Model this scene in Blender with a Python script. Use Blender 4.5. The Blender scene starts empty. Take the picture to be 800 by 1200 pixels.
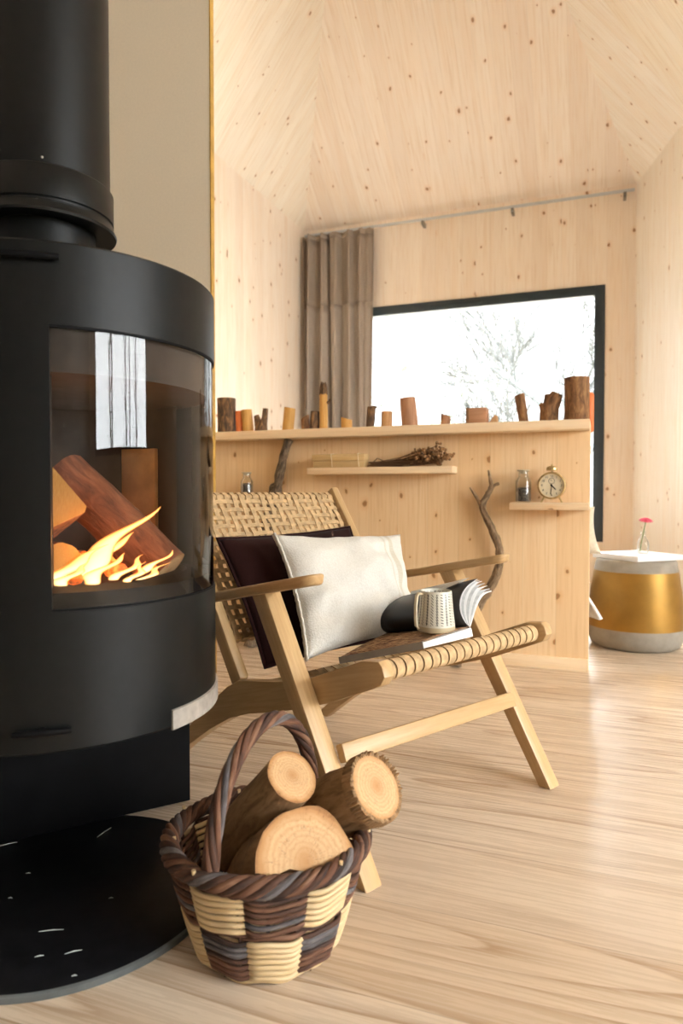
import bpy, bmesh, math, random
from mathutils import Vector, Matrix, noise
random.seed(7)
PI = math.pi
S = bpy.context.scene
COL = S.collection
V3 = Vector

# ------------------------------------------------------------------ camera frame
# the room is axis aligned: +x runs along the back wall, +y goes to the back wall.
FPX, EYE = 810.0, 0.75
PITCH = math.atan(22 / 810.0)
CX, SX = 0.9358, 0.3525          # cos / sin of the camera's yaw
def cw(X, Y, z=0.0):             # camera-levelled ground coordinates -> room coordinates
    return V3((CX * X - SX * Y, SX * X + CX * Y, z))
def ray(px, py):
    X = (px - 400) / FPX; uy = (600 - py) / FPX
    Y = math.cos(PITCH) + uy * math.sin(PITCH); Z = uy * math.cos(PITCH) - math.sin(PITCH)
    return cw(X, Y, Z)
def onv(px, py, v):              # point of the plane y = v seen at a photo pixel
    d = ray(px, py); t = v / d.y
    return V3((d.x * t, v, EYE + d.z * t))

# ------------------------------------------------------------------ materials
class NT:
    def __init__(s, name):
        s.m = bpy.data.materials.new(name); s.m.use_nodes = True
        s.t = s.m.node_tree; s.t.nodes.clear()
        s.out = s.t.nodes.new('ShaderNodeOutputMaterial')
    def n(s, typ, ins=None, **kw):
        nd = s.t.nodes.new(typ)
        for k, v in kw.items(): setattr(nd, k, v)
        for k, v in (ins or {}).items(): s.put(nd.inputs[k], v)
        return nd
    def put(s, sock, v):
        if isinstance(v, bpy.types.NodeSocket): s.t.links.new(v, sock)
        elif isinstance(v, bpy.types.Node): s.t.links.new(v.outputs[0], sock)
        elif isinstance(v, (tuple, list)) and len(v) == 3 and sock.type == 'RGBA': sock.default_value = (*v, 1)
        else: sock.default_value = v
    def math(s, op, a, b=0.0, c=0.0):
        return s.n('ShaderNodeMath', {0: a, 1: b, 2: c}, operation=op).outputs[0]
    def mix(s, f, a, b, mode='MIX'):
        nd = s.n('ShaderNodeMix', data_type='RGBA', blend_type=mode)
        s.put(nd.inputs['Factor'], f); s.put(nd.inputs['A'], a); s.put(nd.inputs['B'], b)
        return nd.outputs['Result']
    def xyz(s, x, y, z=0.0): return s.n('ShaderNodeCombineXYZ', {0: x, 1: y, 2: z}).outputs[0]
    def noise(s, vec, scale, detail=3.0, rough=0.55, dist=0.0):
        return s.n('ShaderNodeTexNoise', {'Vector': vec, 'Scale': scale, 'Detail': detail, 'Roughness': rough, 'Distortion': dist}).outputs[0]
    def ramp(s, f, stops):
        r = s.n('ShaderNodeValToRGB', {0: f}); e = r.color_ramp.elements
        while len(e) < len(stops): e.new(0.5)
        for q, (p, c) in zip(e, stops):
            q.position = p; q.color = (*c, 1) if isinstance(c, tuple) else (c, c, c, 1)
        return r.outputs[0]
    def smooth(s, x, a, b, lo=0.0, hi=1.0):
        return s.n('ShaderNodeMapRange', {0: x, 1: a, 2: b, 3: lo, 4: hi}, interpolation_type='SMOOTHSTEP').outputs[0]
    def white(s, w): return s.n('ShaderNodeTexWhiteNoise', {'W': w}, noise_dimensions='1D').outputs
    def coord(s, which='UV'): return s.n('ShaderNodeTexCoord').outputs[which]
    def sep(s, v): return s.n('ShaderNodeSeparateXYZ', {0: v}).outputs
    def done(s, color, rough=0.5, bump=None, bs=0.3, bd=0.002, **kw):
        p = s.n('ShaderNodeBsdfPrincipled'); s.put(p.inputs['Base Color'], color); s.put(p.inputs['Roughness'], rough)
        for k, v in kw.items(): s.put(p.inputs[k.replace('_', ' ')], v)
        if bump is not None:
            b = s.n('ShaderNodeBump', {'Height': bump, 'Strength': bs, 'Distance': bd}); s.put(p.inputs['Normal'], b)
        s.t.links.new(p.outputs[0], s.out.inputs[0]); return s.m

def plain(name, c, rough=0.5, var=0.06, scale=25, bs=0.1, **kw):
    t = NT(name); nz = t.noise(t.coord('Object'), scale, 4)
    d = tuple(max(0, x * (1 - 2.2 * var)) for x in c); e = tuple(min(1, x * (1 + 2.2 * var)) for x in c)
    return t.done(t.ramp(nz, [(0.3, d), (0.7, e)]), rough, nz, bs, **kw)

def pine(name, c1, c2, bw=0.11, knot=(0.30, 0.13, 0.045), kscale=5.5, thr=0.35, krad=0.075, seam=0.25, rough=0.55, streak=0.6):
    t = NT(name); x, y, _ = t.sep(t.coord('UV'))
    xb = t.math('DIVIDE', x, bw); bid = t.math('FLOOR', xb); r = t.white(bid)[0]
    off = t.math('MULTIPLY', r, 17.0)
    g1 = t.noise(t.xyz(x, t.math('MULTIPLY_ADD', y, 0.035, off), off), 90, 5, 0.6)
    g2 = t.noise(t.xyz(t.math('MULTIPLY', x, 9.0), t.math('MULTIPLY_ADD', y, 0.5, off), off), 1.6, 2)
    col = t.mix(r, c1, c2)
    col = t.mix(t.math('MULTIPLY', t.smooth(g1, 0.45, 0.72), streak), col, tuple(a * b for a, b in zip(c2, (0.80, 0.68, 0.54))))
    col = t.mix(t.math('MULTIPLY', t.smooth(g2, 0.4, 0.75), 0.35), col, tuple(a * b for a, b in zip(c2, (0.92, 0.80, 0.66))))
    wob = t.math('MULTIPLY', t.math('SUBTRACT', t.noise(t.xyz(x, y, 3.3), 28, 2), 0.5), 0.02)
    kv = t.xyz(t.math('ADD', x, wob), t.math('MULTIPLY_ADD', y, 0.72, t.math('ADD', off, wob)))
    vo = t.n('ShaderNodeTexVoronoi', {'Vector': kv, 'Scale': kscale, 'Randomness': 1.0}, voronoi_dimensions='2D')
    cr = t.n('ShaderNodeSeparateColor', {0: vo.outputs['Color']}).outputs
    rad = t.math('MULTIPLY', t.math('MAXIMUM', t.math('SUBTRACT', cr[0], thr), 0.0), krad / (1 - thr))
    rel = t.math('DIVIDE', vo.outputs['Distance'], t.math('ADD', rad, 0.0004))
    k = t.smooth(rel, 0.55, 1.05, 1.0, 0.0); halo = t.smooth(rel, 0.6, 2.6, 0.38, 0.0)
    col = t.mix(halo, col, tuple(a * b for a, b in zip(c2, (0.82, 0.55, 0.32))))
    col = t.mix(t.math('MULTIPLY', k, 0.92), col, knot)
    fr = t.math('FRACT', xb); sm = t.smooth(t.math('ABSOLUTE', t.math('SUBTRACT', fr, 0.5)), 0.485, 0.5, 0.0, seam)
    col = t.mix(sm, col, tuple(a * 0.45 for a in c2))
    return t.done(col, rough, g1, 0.12)

def plankfloor(name, c1, c2, line, pw=0.24, rough=0.36):
    t = NT(name); x, y, _ = t.sep(t.coord('Object'))
    yb = t.math('DIVIDE', y, pw); bid = t.math('FLOOR', yb); r = t.white(bid)[0]; off = t.math('MULTIPLY', r, 31.0)
    n1 = t.noise(t.xyz(t.math('MULTIPLY_ADD', x, 0.24, off), t.math('MULTIPLY', y, 2.5), off), 1.7, 1.2, 0.4)
    rg = t.math('FRACT', t.math('MULTIPLY', n1, 12.0))
    ring = t.math('POWER', rg, 3.6)
    cut = t.smooth(rg, 0.93, 1.0, 1.0, 0.0)
    fine = t.noise(t.xyz(t.math('MULTIPLY_ADD', x, 0.03, off), y, off), 150, 4, 0.6)
    big = t.noise(t.xyz(x, t.math('MULTIPLY', y, 3.0), off), 0.9, 2)
    col = t.mix(r, c1, c2)
    col = t.mix(t.math('MULTIPLY', t.math('MULTIPLY', ring, cut), t.smooth(big, 0.25, 0.65, 0.25, 0.95)), col, line)
    col = t.mix(t.math('MULTIPLY', t.smooth(fine, 0.5, 0.75), 0.12), col, tuple(a * 0.8 for a in line))
    fr = t.math('ABSOLUTE', t.math('SUBTRACT', t.math('FRACT', yb), 0.5)); sm = t.smooth(fr, 0.493, 0.5, 0.0, 0.45)
    col = t.mix(sm, col, tuple(a * 0.5 for a in line))
    return t.done(col, t.smooth(fine, 0.3, 0.8, rough - 0.05, rough + 0.1), fine, 0.08, Specular_IOR_Level=0.55)

def grainwood(name, c1, c2, rough=0.42, sc=1.0, spec=0.5):
    t = NT(name); x, y, _ = t.sep(t.coord('UV'))
    g = t.noise(t.xyz(x, t.math('MULTIPLY', y, 0.06), 0), 130 * sc, 5, 0.6)
    g2 = t.noise(t.xyz(x, t.math('MULTIPLY', y, 0.12), 4), 22 * sc, 3, 0.5)
    col = t.mix(t.smooth(g, 0.35, 0.7), c1, c2)
    col = t.mix(t.math('MULTIPLY', t.smooth(g2, 0.45, 0.7), 0.5), col, tuple(a * 0.82 for a in c2))
    return t.done(col, rough, g, 0.1, Specular_IOR_Level=spec)

def bark(name, c1, c2, c3, bs=0.9, sc=1.0):
    t = NT(name); v = t.coord('UV'); x, y, _ = t.sep(v)
    n1 = t.noise(t.xyz(x, t.math('MULTIPLY', y, 0.25), 0), 70 * sc, 5, 0.65, 0.6)
    n2 = t.noise(t.coord('Object'), 22 * sc, 3)
    col = t.ramp(n1, [(0.33, c1), (0.5, c2), (0.68, c3)])
    col = t.mix(t.math('MULTIPLY', n2, 0.45), col, c1)
    return t.done(col, 0.8, n1, bs, 0.006)

def endgrain(name, c1, c2, c3):        # cut log end: UV 0,0 is the pith, unit = radius
    t = NT(name); v = t.coord('UV'); x, y, _ = t.sep(v)
    wob = t.noise(v, 2.2, 3); w2 = t.noise(v, 14, 4)
    rr = t.math('SQRT', t.math('ADD', t.math('MULTIPLY', x, x), t.math('MULTIPLY', y, y)))
    rr = t.math('ADD', rr, t.math('MULTIPLY', t.math('SUBTRACT', wob, 0.5), 0.22))
    ring = t.math('SINE', t.math('MULTIPLY', rr, 58.0))
    col = t.ramp(rr, [(0.0, c2), (0.35, c1), (0.75, tuple(min(1, a * 1.06) for a in c1)), (0.93, c2), (1.0, c3)])
    col = t.mix(t.smooth(ring, -0.4, 1.0, 0.0, 0.32), col, c2)
    col = t.mix(t.smooth(w2, 0.5, 0.72, 0.0, 0.55), col, c2)
    ang = t.math('ARCTAN2', y, x)
    crk = t.noise(t.xyz(t.math('MULTIPLY', ang, 1.3), t.math('MULTIPLY', rr, 0.35), 0), 6.0, 2)
    ck = t.math('MULTIPLY', t.smooth(t.math('ABSOLUTE', t.math('SUBTRACT', crk, 0.5)), 0.0, 0.012, 1.0, 0.0), t.smooth(wob, 0.45, 0.6))
    col = t.mix(t.math('MULTIPLY', ck, 0.7), col, tuple(a * 0.25 for a in c3))
    return t.done(col, 0.75, w2, 0.35, 0.004)

def fabric(name, c, rough=0.9, sc=900, var=0.10, sheen=0.2, big=6.0):
    t = NT(name); o = t.coord('Object'); x, y, z = t.sep(o)
    wv = t.noise(o, sc * 0.35, 2); b = t.noise(o, big, 3)
    col = t.mix(t.smooth(wv, 0.3, 0.7), tuple(a * (1 - var) for a in c), tuple(min(1, a * (1 + var)) for a in c))
    col = t.mix(t.smooth(b, 0.4, 0.7, 0, 0.25), col, tuple(a * 0.85 for a in c))
    return t.done(col, rough, wv, 0.25, 0.001, Sheen_Weight=sheen, Specular_IOR_Level=0.12)

def thinglass(name, tint=(1, 1, 1), ior=1.45, rough=0.0, gain=1.0):
    t = NT(name); fz = t.n('ShaderNodeFresnel', {'IOR': ior})
    tr = t.n('ShaderNodeBsdfTransparent', {'Color': tint}); gl = t.n('ShaderNodeBsdfGlossy', {'Color': (1, 1, 1), 'Roughness': rough})
    mx = t.n('ShaderNodeMixShader', {0: t.math('MINIMUM', t.math('MULTIPLY', fz.outputs[0], gain), 1.0), 1: tr, 2: gl})
    t.t.links.new(mx.outputs[0], t.out.inputs[0]); return t.m

def emitter(name, c, st):
    t = NT(name); e = t.n('ShaderNodeEmission', {'Color': c, 'Strength': st}); t.t.links.new(e.outputs[0], t.out.inputs[0]); return t.m

def srgb(r, g, b):
    f = lambda v: (v / 255 / 12.92) if v <= 10 else ((v / 255 + 0.055) / 1.055) ** 2.4
    return (f(r), f(g), f(b))

M = {}
M['pine_wall'] = pine('pine_wall', (0.80, 0.665, 0.535), (0.86, 0.745, 0.62), 0.12, thr=0.25, krad=0.085)
M['pine_pale'] = pine('pine_pale', (0.82, 0.725, 0.61), (0.86, 0.78, 0.675), 0.12, krad=0.065, thr=0.3)
M['pine_ceiling'] = pine('pine_ceiling', (0.80, 0.67, 0.55), (0.86, 0.75, 0.635), 0.13, krad=0.085, thr=0.2)
M['pine_ceiling_b'] = pine('pine_ceiling_b', (0.82, 0.72, 0.585), (0.86, 0.765, 0.63), 0.13, krad=0.07, thr=0.25)
M['pine_divider'] = pine('pine_divider', (0.80, 0.545, 0.295), (0.85, 0.62, 0.37), 0.14, kscale=7.0, thr=0.25, krad=0.10, knot=(0.36, 0.15, 0.04))
M['pine_board'] = pine('pine_board', (0.84, 0.61, 0.37), (0.88, 0.69, 0.46), 0.09, kscale=7, krad=0.10, thr=0.45)
M['floor'] = plankfloor('larch_floor', (0.65, 0.505, 0.36), (0.71, 0.585, 0.45), (0.33, 0.19, 0.09), rough=0.27)
M['plaster'] = plain('beige_plasterboard', (0.88, 0.765, 0.59), 0.8, 0.012, 120, 0.03)
M['edge_oak'] = plain('golden_edge', (0.50, 0.29, 0.06), 0.5, 0.1)
M['dark_wall'] = plain('low_bounce_wall', (0.30, 0.28, 0.25), 0.8, 0.03)  # unseen walls, tone chosen to limit light bounced into the room
M['frame'] = plain('slate_blue_frame', (0.018, 0.032, 0.042), 0.45, 0.05)
M['pane'] = thinglass('window_pane', (0.98, 0.99, 0.99), 1.4)
M['stove'] = plain('stove_black_steel', (0.0050, 0.0058, 0.0056), 0.42, 0.08, 60, 0.03, Specular_IOR_Level=0.24)
M['stove_dark'] = plain('stove_inner_black', (0.004, 0.004, 0.0045), 0.6, 0.1, Specular_IOR_Level=0.12)
M['hearth'] = plain('hearth_black', (0.006, 0.006, 0.007), 0.42, 0.2, 40, 0.03, Specular_IOR_Level=0.25)
M['hearth_edge'] = plain('hearth_edge_steel', (0.10, 0.11, 0.11), 0.4, 0.1)
M['vermiculite'] = plain('fire_brick', (0.055, 0.042, 0.034), 0.85, 0.12, 18, 0.2)
M['reflection_pale'] = plain('pale_reflection', (0.78, 0.66, 0.40), 0.85, 0.08, 18, 0.2)  # reflection in the stove glass put into a pale colour
M['stove_glass'] = thinglass('stove_glass', (0.93, 0.91, 0.88), 1.5, 0.0, 1.0)
M['steel'] = plain('brushed_steel', (0.60, 0.57, 0.52), 0.4, 0.08, 50, 0.05, Metallic=0.55)
M['chrome'] = plain('dark_chrome', (0.30, 0.30, 0.30), 0.2, 0.05, Metallic=1.0)
M['oak'] = grainwood('chair_oak', (0.51, 0.32, 0.14), (0.60, 0.40, 0.195))
M['cord'] = plain('paper_cord', (0.56, 0.385, 0.205), 0.75, 0.12, 60, 0.2, Specular_IOR_Level=0.25)
M['cord_edge'] = plain('dark_cord', (0.10, 0.055, 0.025), 0.8)
M['maroon'] = fabric('maroon_velvet', (0.022, 0.0058, 0.0052), 0.85, sheen=0.03)
M['cream'] = None
M['cream_edge'] = fabric('cream_fringe', (0.68, 0.64, 0.56), sc=300)
M['white_linen'] = fabric('white_linen', (0.82, 0.81, 0.79), sc=500)
M['beige_linen'] = fabric('beige_linen', (0.76, 0.66, 0.50), sc=300)
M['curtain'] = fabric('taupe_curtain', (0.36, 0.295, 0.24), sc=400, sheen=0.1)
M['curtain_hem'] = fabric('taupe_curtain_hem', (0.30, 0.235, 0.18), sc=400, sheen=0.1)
M['bark'] = bark('log_bark', (0.075, 0.035, 0.014), (0.29, 0.135, 0.05), (0.50, 0.27, 0.11))
M['bark_pale'] = bark('smooth_bark', (0.16, 0.09, 0.04), (0.34, 0.20, 0.09), (0.48, 0.30, 0.15), 0.5)
M['bark_black'] = bark('dark_bark', (0.045, 0.026, 0.014), (0.15, 0.08, 0.035), (0.40, 0.21, 0.08))
M['drift'] = bark('driftwood', (0.085, 0.05, 0.025), (0.27, 0.175, 0.095), (0.46, 0.32, 0.19), 0.8, 1.6)
M['drift_dark'] = bark('dark_driftwood', (0.04, 0.028, 0.015), (0.16, 0.10, 0.055), (0.40, 0.30, 0.19), 0.7, 1.3)
M['endgrain'] = endgrain('log_end', (0.60, 0.385, 0.20), (0.46, 0.235, 0.085), (0.24, 0.10, 0.03))
M['endgold'] = grainwood('golden_cut_wood', (0.30, 0.15, 0.025), (0.42, 0.24, 0.06), 0.8, 0.9)
M['redbark'] = bark('scorched_log', (0.10, 0.028, 0.012), (0.26, 0.085, 0.035), (0.40, 0.15, 0.07), 0.8, 0.8)
M['endgrain_dark'] = endgrain('aged_log_end', (0.50, 0.27, 0.12), (0.36, 0.17, 0.06), (0.16, 0.07, 0.03))
M['splitwood'] = grainwood('split_wood', (0.52, 0.27, 0.11), (0.66, 0.40, 0.19), 0.75)
M['splitwood_red'] = grainwood('reddish_split_wood', (0.40, 0.19, 0.095), (0.50, 0.27, 0.15), 0.75)
M['splitwood_gold'] = grainwood('golden_split_wood', (0.55, 0.27, 0.06), (0.66, 0.38, 0.11), 0.7)
M['orange'] = plain('orange_glaze', (0.72, 0.19, 0.045), 0.5, 0.04)
M['willow_pale'] = grainwood('peeled_willow', (0.60, 0.42, 0.205), (0.70, 0.53, 0.31), 0.55, 2.0)
M['willow_dark'] = bark('willow_bark', (0.020, 0.010, 0.007), (0.075, 0.032, 0.018), (0.20, 0.085, 0.045), 0.4, 0.8)
M['willow_red'] = bark('red_willow_bark', (0.05, 0.022, 0.014), (0.16, 0.065, 0.032), (0.30, 0.16, 0.09), 0.4, 0.8)
M['willow_grey'] = bark('grey_willow_bark', (0.04, 0.035, 0.035), (0.13, 0.11, 0.11), (0.30, 0.27, 0.26), 0.4, 0.8)
M['concrete'] = plain('warm_concrete', (0.31, 0.275, 0.225), 0.85, 0.05, 20, 0.15)
M['gold'] = plain('gold_paint', (0.33, 0.175, 0.03), 0.42, 0.05, 12, 0.05, Metallic=0.6)
M['white_paint'] = plain('white_board', (0.86, 0.86, 0.87), 0.4, 0.02)
M['clear'] = thinglass('clear_glass', (0.985, 0.99, 0.985), 1.4, 0.02, 0.7)
M['jar_fill'] = plain('dark_spice', (0.13, 0.105, 0.08), 0.9, 0.4, 160, 0.6)
M['cork'] = plain('jar_stopper', (0.60, 0.50, 0.33), 0.6)
M['brass'] = plain('aged_brass', (0.60, 0.43, 0.20), 0.4, 0.12, 60, Metallic=0.8)
M['dial'] = plain('cream_dial', (0.80, 0.70, 0.50), 0.5, 0.03)
M['ink'] = plain('black_ink', (0.012, 0.011, 0.010), 0.6)
M['paper'] = plain('white_paper', (0.80, 0.80, 0.79), 0.7, 0.02)
M['grey_cover'] = plain('grey_cover', (0.40, 0.39, 0.37), 0.4, 0.04)
M['black_page'] = plain('black_page', (0.012, 0.011, 0.011), 0.42, 0.1)
M['kraft'] = grainwood('kraft_slats', (0.55, 0.36, 0.15), (0.64, 0.45, 0.22), 0.7)
M['string'] = plain('pale_string', (0.75, 0.62, 0.40), 0.8)
M['dry_stem'] = plain('dry_stem', (0.12, 0.06, 0.025), 0.9)
M['dry_bloom'] = plain('dry_bloom', (0.24, 0.125, 0.05), 0.9, 0.5, 90, 0.4)
M['petal'] = plain('pink_petal', (0.80, 0.09, 0.17), 0.6, 0.12)
M['green'] = plain('green_stem', (0.14, 0.26, 0.07), 0.6)
M['rail'] = plain('rail_aluminium', (0.55, 0.56, 0.58), 0.35, 0.02, Metallic=0.7)
M['twig'] = plain('outside_bark', (0.028, 0.031, 0.030), 0.9)
M['trunk'] = plain('mossy_trunk', (0.05, 0.075, 0.035), 0.9)
M['leafy'] = plain('outside_leaves', (0.042, 0.062, 0.040), 0.8, 0.2, 8)
M['ground_pale'] = plain('pale_ground', (0.42, 0.40, 0.34), 0.9, 0.2, 3)  # unseen ground, made pale to bounce daylight indoors
M['splinter'] = plain('pale_splinter', (0.55, 0.60, 0.58), 0.6)

# cream cushion cloth: two faint ochre woven stripes, UV x runs across the cushion
t = NT('cream_cloth'); x, y, _ = t.sep(t.coord('UV')); o = t.coord('Object')
wv = t.noise(o, 260, 2); wr = t.noise(o, 9, 4, 0.6)
col = t.mix(t.smooth(wv, 0.3, 0.7), (0.68, 0.655, 0.59), (0.76, 0.74, 0.68))
dots = t.math('MULTIPLY', t.smooth(t.math('FRACT', t.math('MULTIPLY', y, 70)), 0.3, 0.6), 1.0)
st = t.math('MULTIPLY', t.smooth(t.math('ABSOLUTE', t.math('SUBTRACT', x, 0.815)), 0.018, 0.026, 1, 0), t.math('MULTIPLY_ADD', dots, 0.25, 0.35))
st2 = t.math('MULTIPLY', t.smooth(t.math('ABSOLUTE', t.math('SUBTRACT', x, 0.755)), 0.004, 0.010, 1, 0), 0.35)
col = t.mix(t.math('MAXIMUM', st, st2), col, (0.50, 0.43, 0.27))
M['cream'] = t.done(col, 0.9, t.math('ADD', wv, t.math('MULTIPLY', wr, 3.0)), 0.35, 0.004, Sheen_Weight=0.15)

# mug glaze: columns of slanted black dashes, UV x = angle 0..1, y = height 0..1
t = NT('mug_glaze'); x, y, _ = t.sep(t.coord('UV'))
cx = t.math('MULTIPLY', x, 22.0); cid = t.math('FLOOR', cx); fx = t.math('FRACT', cx); rr = t.white(cid)[0]
sl = t.math('MULTIPLY', t.math('SUBTRACT', rr, 0.5), 3.0)
dash = t.math('FRACT', t.math('ADD', t.math('MULTIPLY', y, 15.0), t.math('ADD', t.math('MULTIPLY', fx, t.math('ADD', sl, 2.0)), t.math('MULTIPLY', rr, 9.0))))
dm = t.smooth(t.math('ABSOLUTE', t.math('SUBTRACT', dash, 0.5)), 0.12, 0.2, 1, 0)
cm = t.smooth(t.math('ABSOLUTE', t.math('SUBTRACT', fx, 0.5)), 0.22, 0.3, 1, 0)
ln = t.math('MULTIPLY', t.smooth(t.math('ABSOLUTE', t.math('SUBTRACT', fx, 0.5)), 0.05, 0.10, 1, 0), t.math('GREATER_THAN', rr, 0.72))
mk = t.math('MULTIPLY', t.math('MAXIMUM', t.math('MULTIPLY', dm, cm), ln), t.math('MULTIPLY', t.smooth(y, 0.18, 0.22), t.smooth(y, 0.93, 0.96, 1, 0)))
col = t.mix(t.smooth(y, 0.14, 0.16, 1, 0), (0.66, 0.64, 0.54), (0.50, 0.42, 0.27))
M['mug'] = t.done(t.mix(mk, col, (0.03, 0.028, 0.025)), 0.35)

# printed page: brown twigs on a pale and dark ground
t = NT('printed_page'); o = t.coord('UV'); x, y, _ = t.sep(o)
a = t.noise(t.xyz(t.math('MULTIPLY', x, 26), t.math('MULTIPLY_ADD', y, 7.0, t.math('MULTIPLY', x, 12.0))), 1.6, 4, 0.6, 0.6)
M['print'] = t.done(t.ramp(a, [(0.36, (0.035, 0.015, 0.01)), (0.47, (0.16, 0.06, 0.035)), (0.54, (0.55, 0.36, 0.20)), (0.62, (0.62, 0.45, 0.28)), (0.70, (0.07, 0.03, 0.02))]), 0.7, Specular_IOR_Level=0.1)
# grey photo page
t = NT('grey_page'); a = t.noise(t.coord('UV'), 9, 4, 0.6)
M['grey_page'] = t.done(t.ramp(a, [(0.35, (0.42, 0.43, 0.43)), (0.66, (0.58, 0.59, 0.59))]), 0.4)

# flame: bright core, orange see-through rim; embers; burning log
t = NT('flame'); lw = t.n('ShaderNodeLayerWeight', {'Blend': 0.35}); _, _, z = t.sep(t.coord('UV'))
x, y, _ = t.sep(t.coord('UV'))
colr = t.ramp(t.math('ADD', lw.outputs['Facing'], t.math('MULTIPLY', y, 0.35)), [(0.0, (1.0, 0.72, 0.36)), (0.35, (1.0, 0.50, 0.13)), (0.75, (1.0, 0.22, 0.02))])
em = t.n('ShaderNodeEmission', {'Color': colr, 'Strength': t.smooth(lw.outputs['Facing'], 0.0, 0.5, 3.2, 1.5)}); tr = t.n('ShaderNodeBsdfTransparent')
mx = t.n('ShaderNodeMixShader', {0: t.smooth(lw.outputs['Facing'], 0.10, 0.85, 0.12, 1.0), 1: em, 2: tr})
t.t.links.new(mx.outputs[0], t.out.inputs[0]); M['flame'] = t.m
t = NT('ember'); a = t.noise(t.coord('Object'), 30, 4, 0.6)
colr = t.ramp(a, [(0.35, (0.02, 0.01, 0.006)), (0.5, (0.6, 0.09, 0.01)), (0.65, (1.0, 0.30, 0.05))])
p = t.n('ShaderNodeBsdfPrincipled', {'Base Color': (0.05, 0.03, 0.02), 'Roughness': 0.9, 'Emission Color': colr, 'Emission Strength': 2.4})
t.t.links.new(p.outputs[0], t.out.inputs[0]); M['ember'] = t.m

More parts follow.
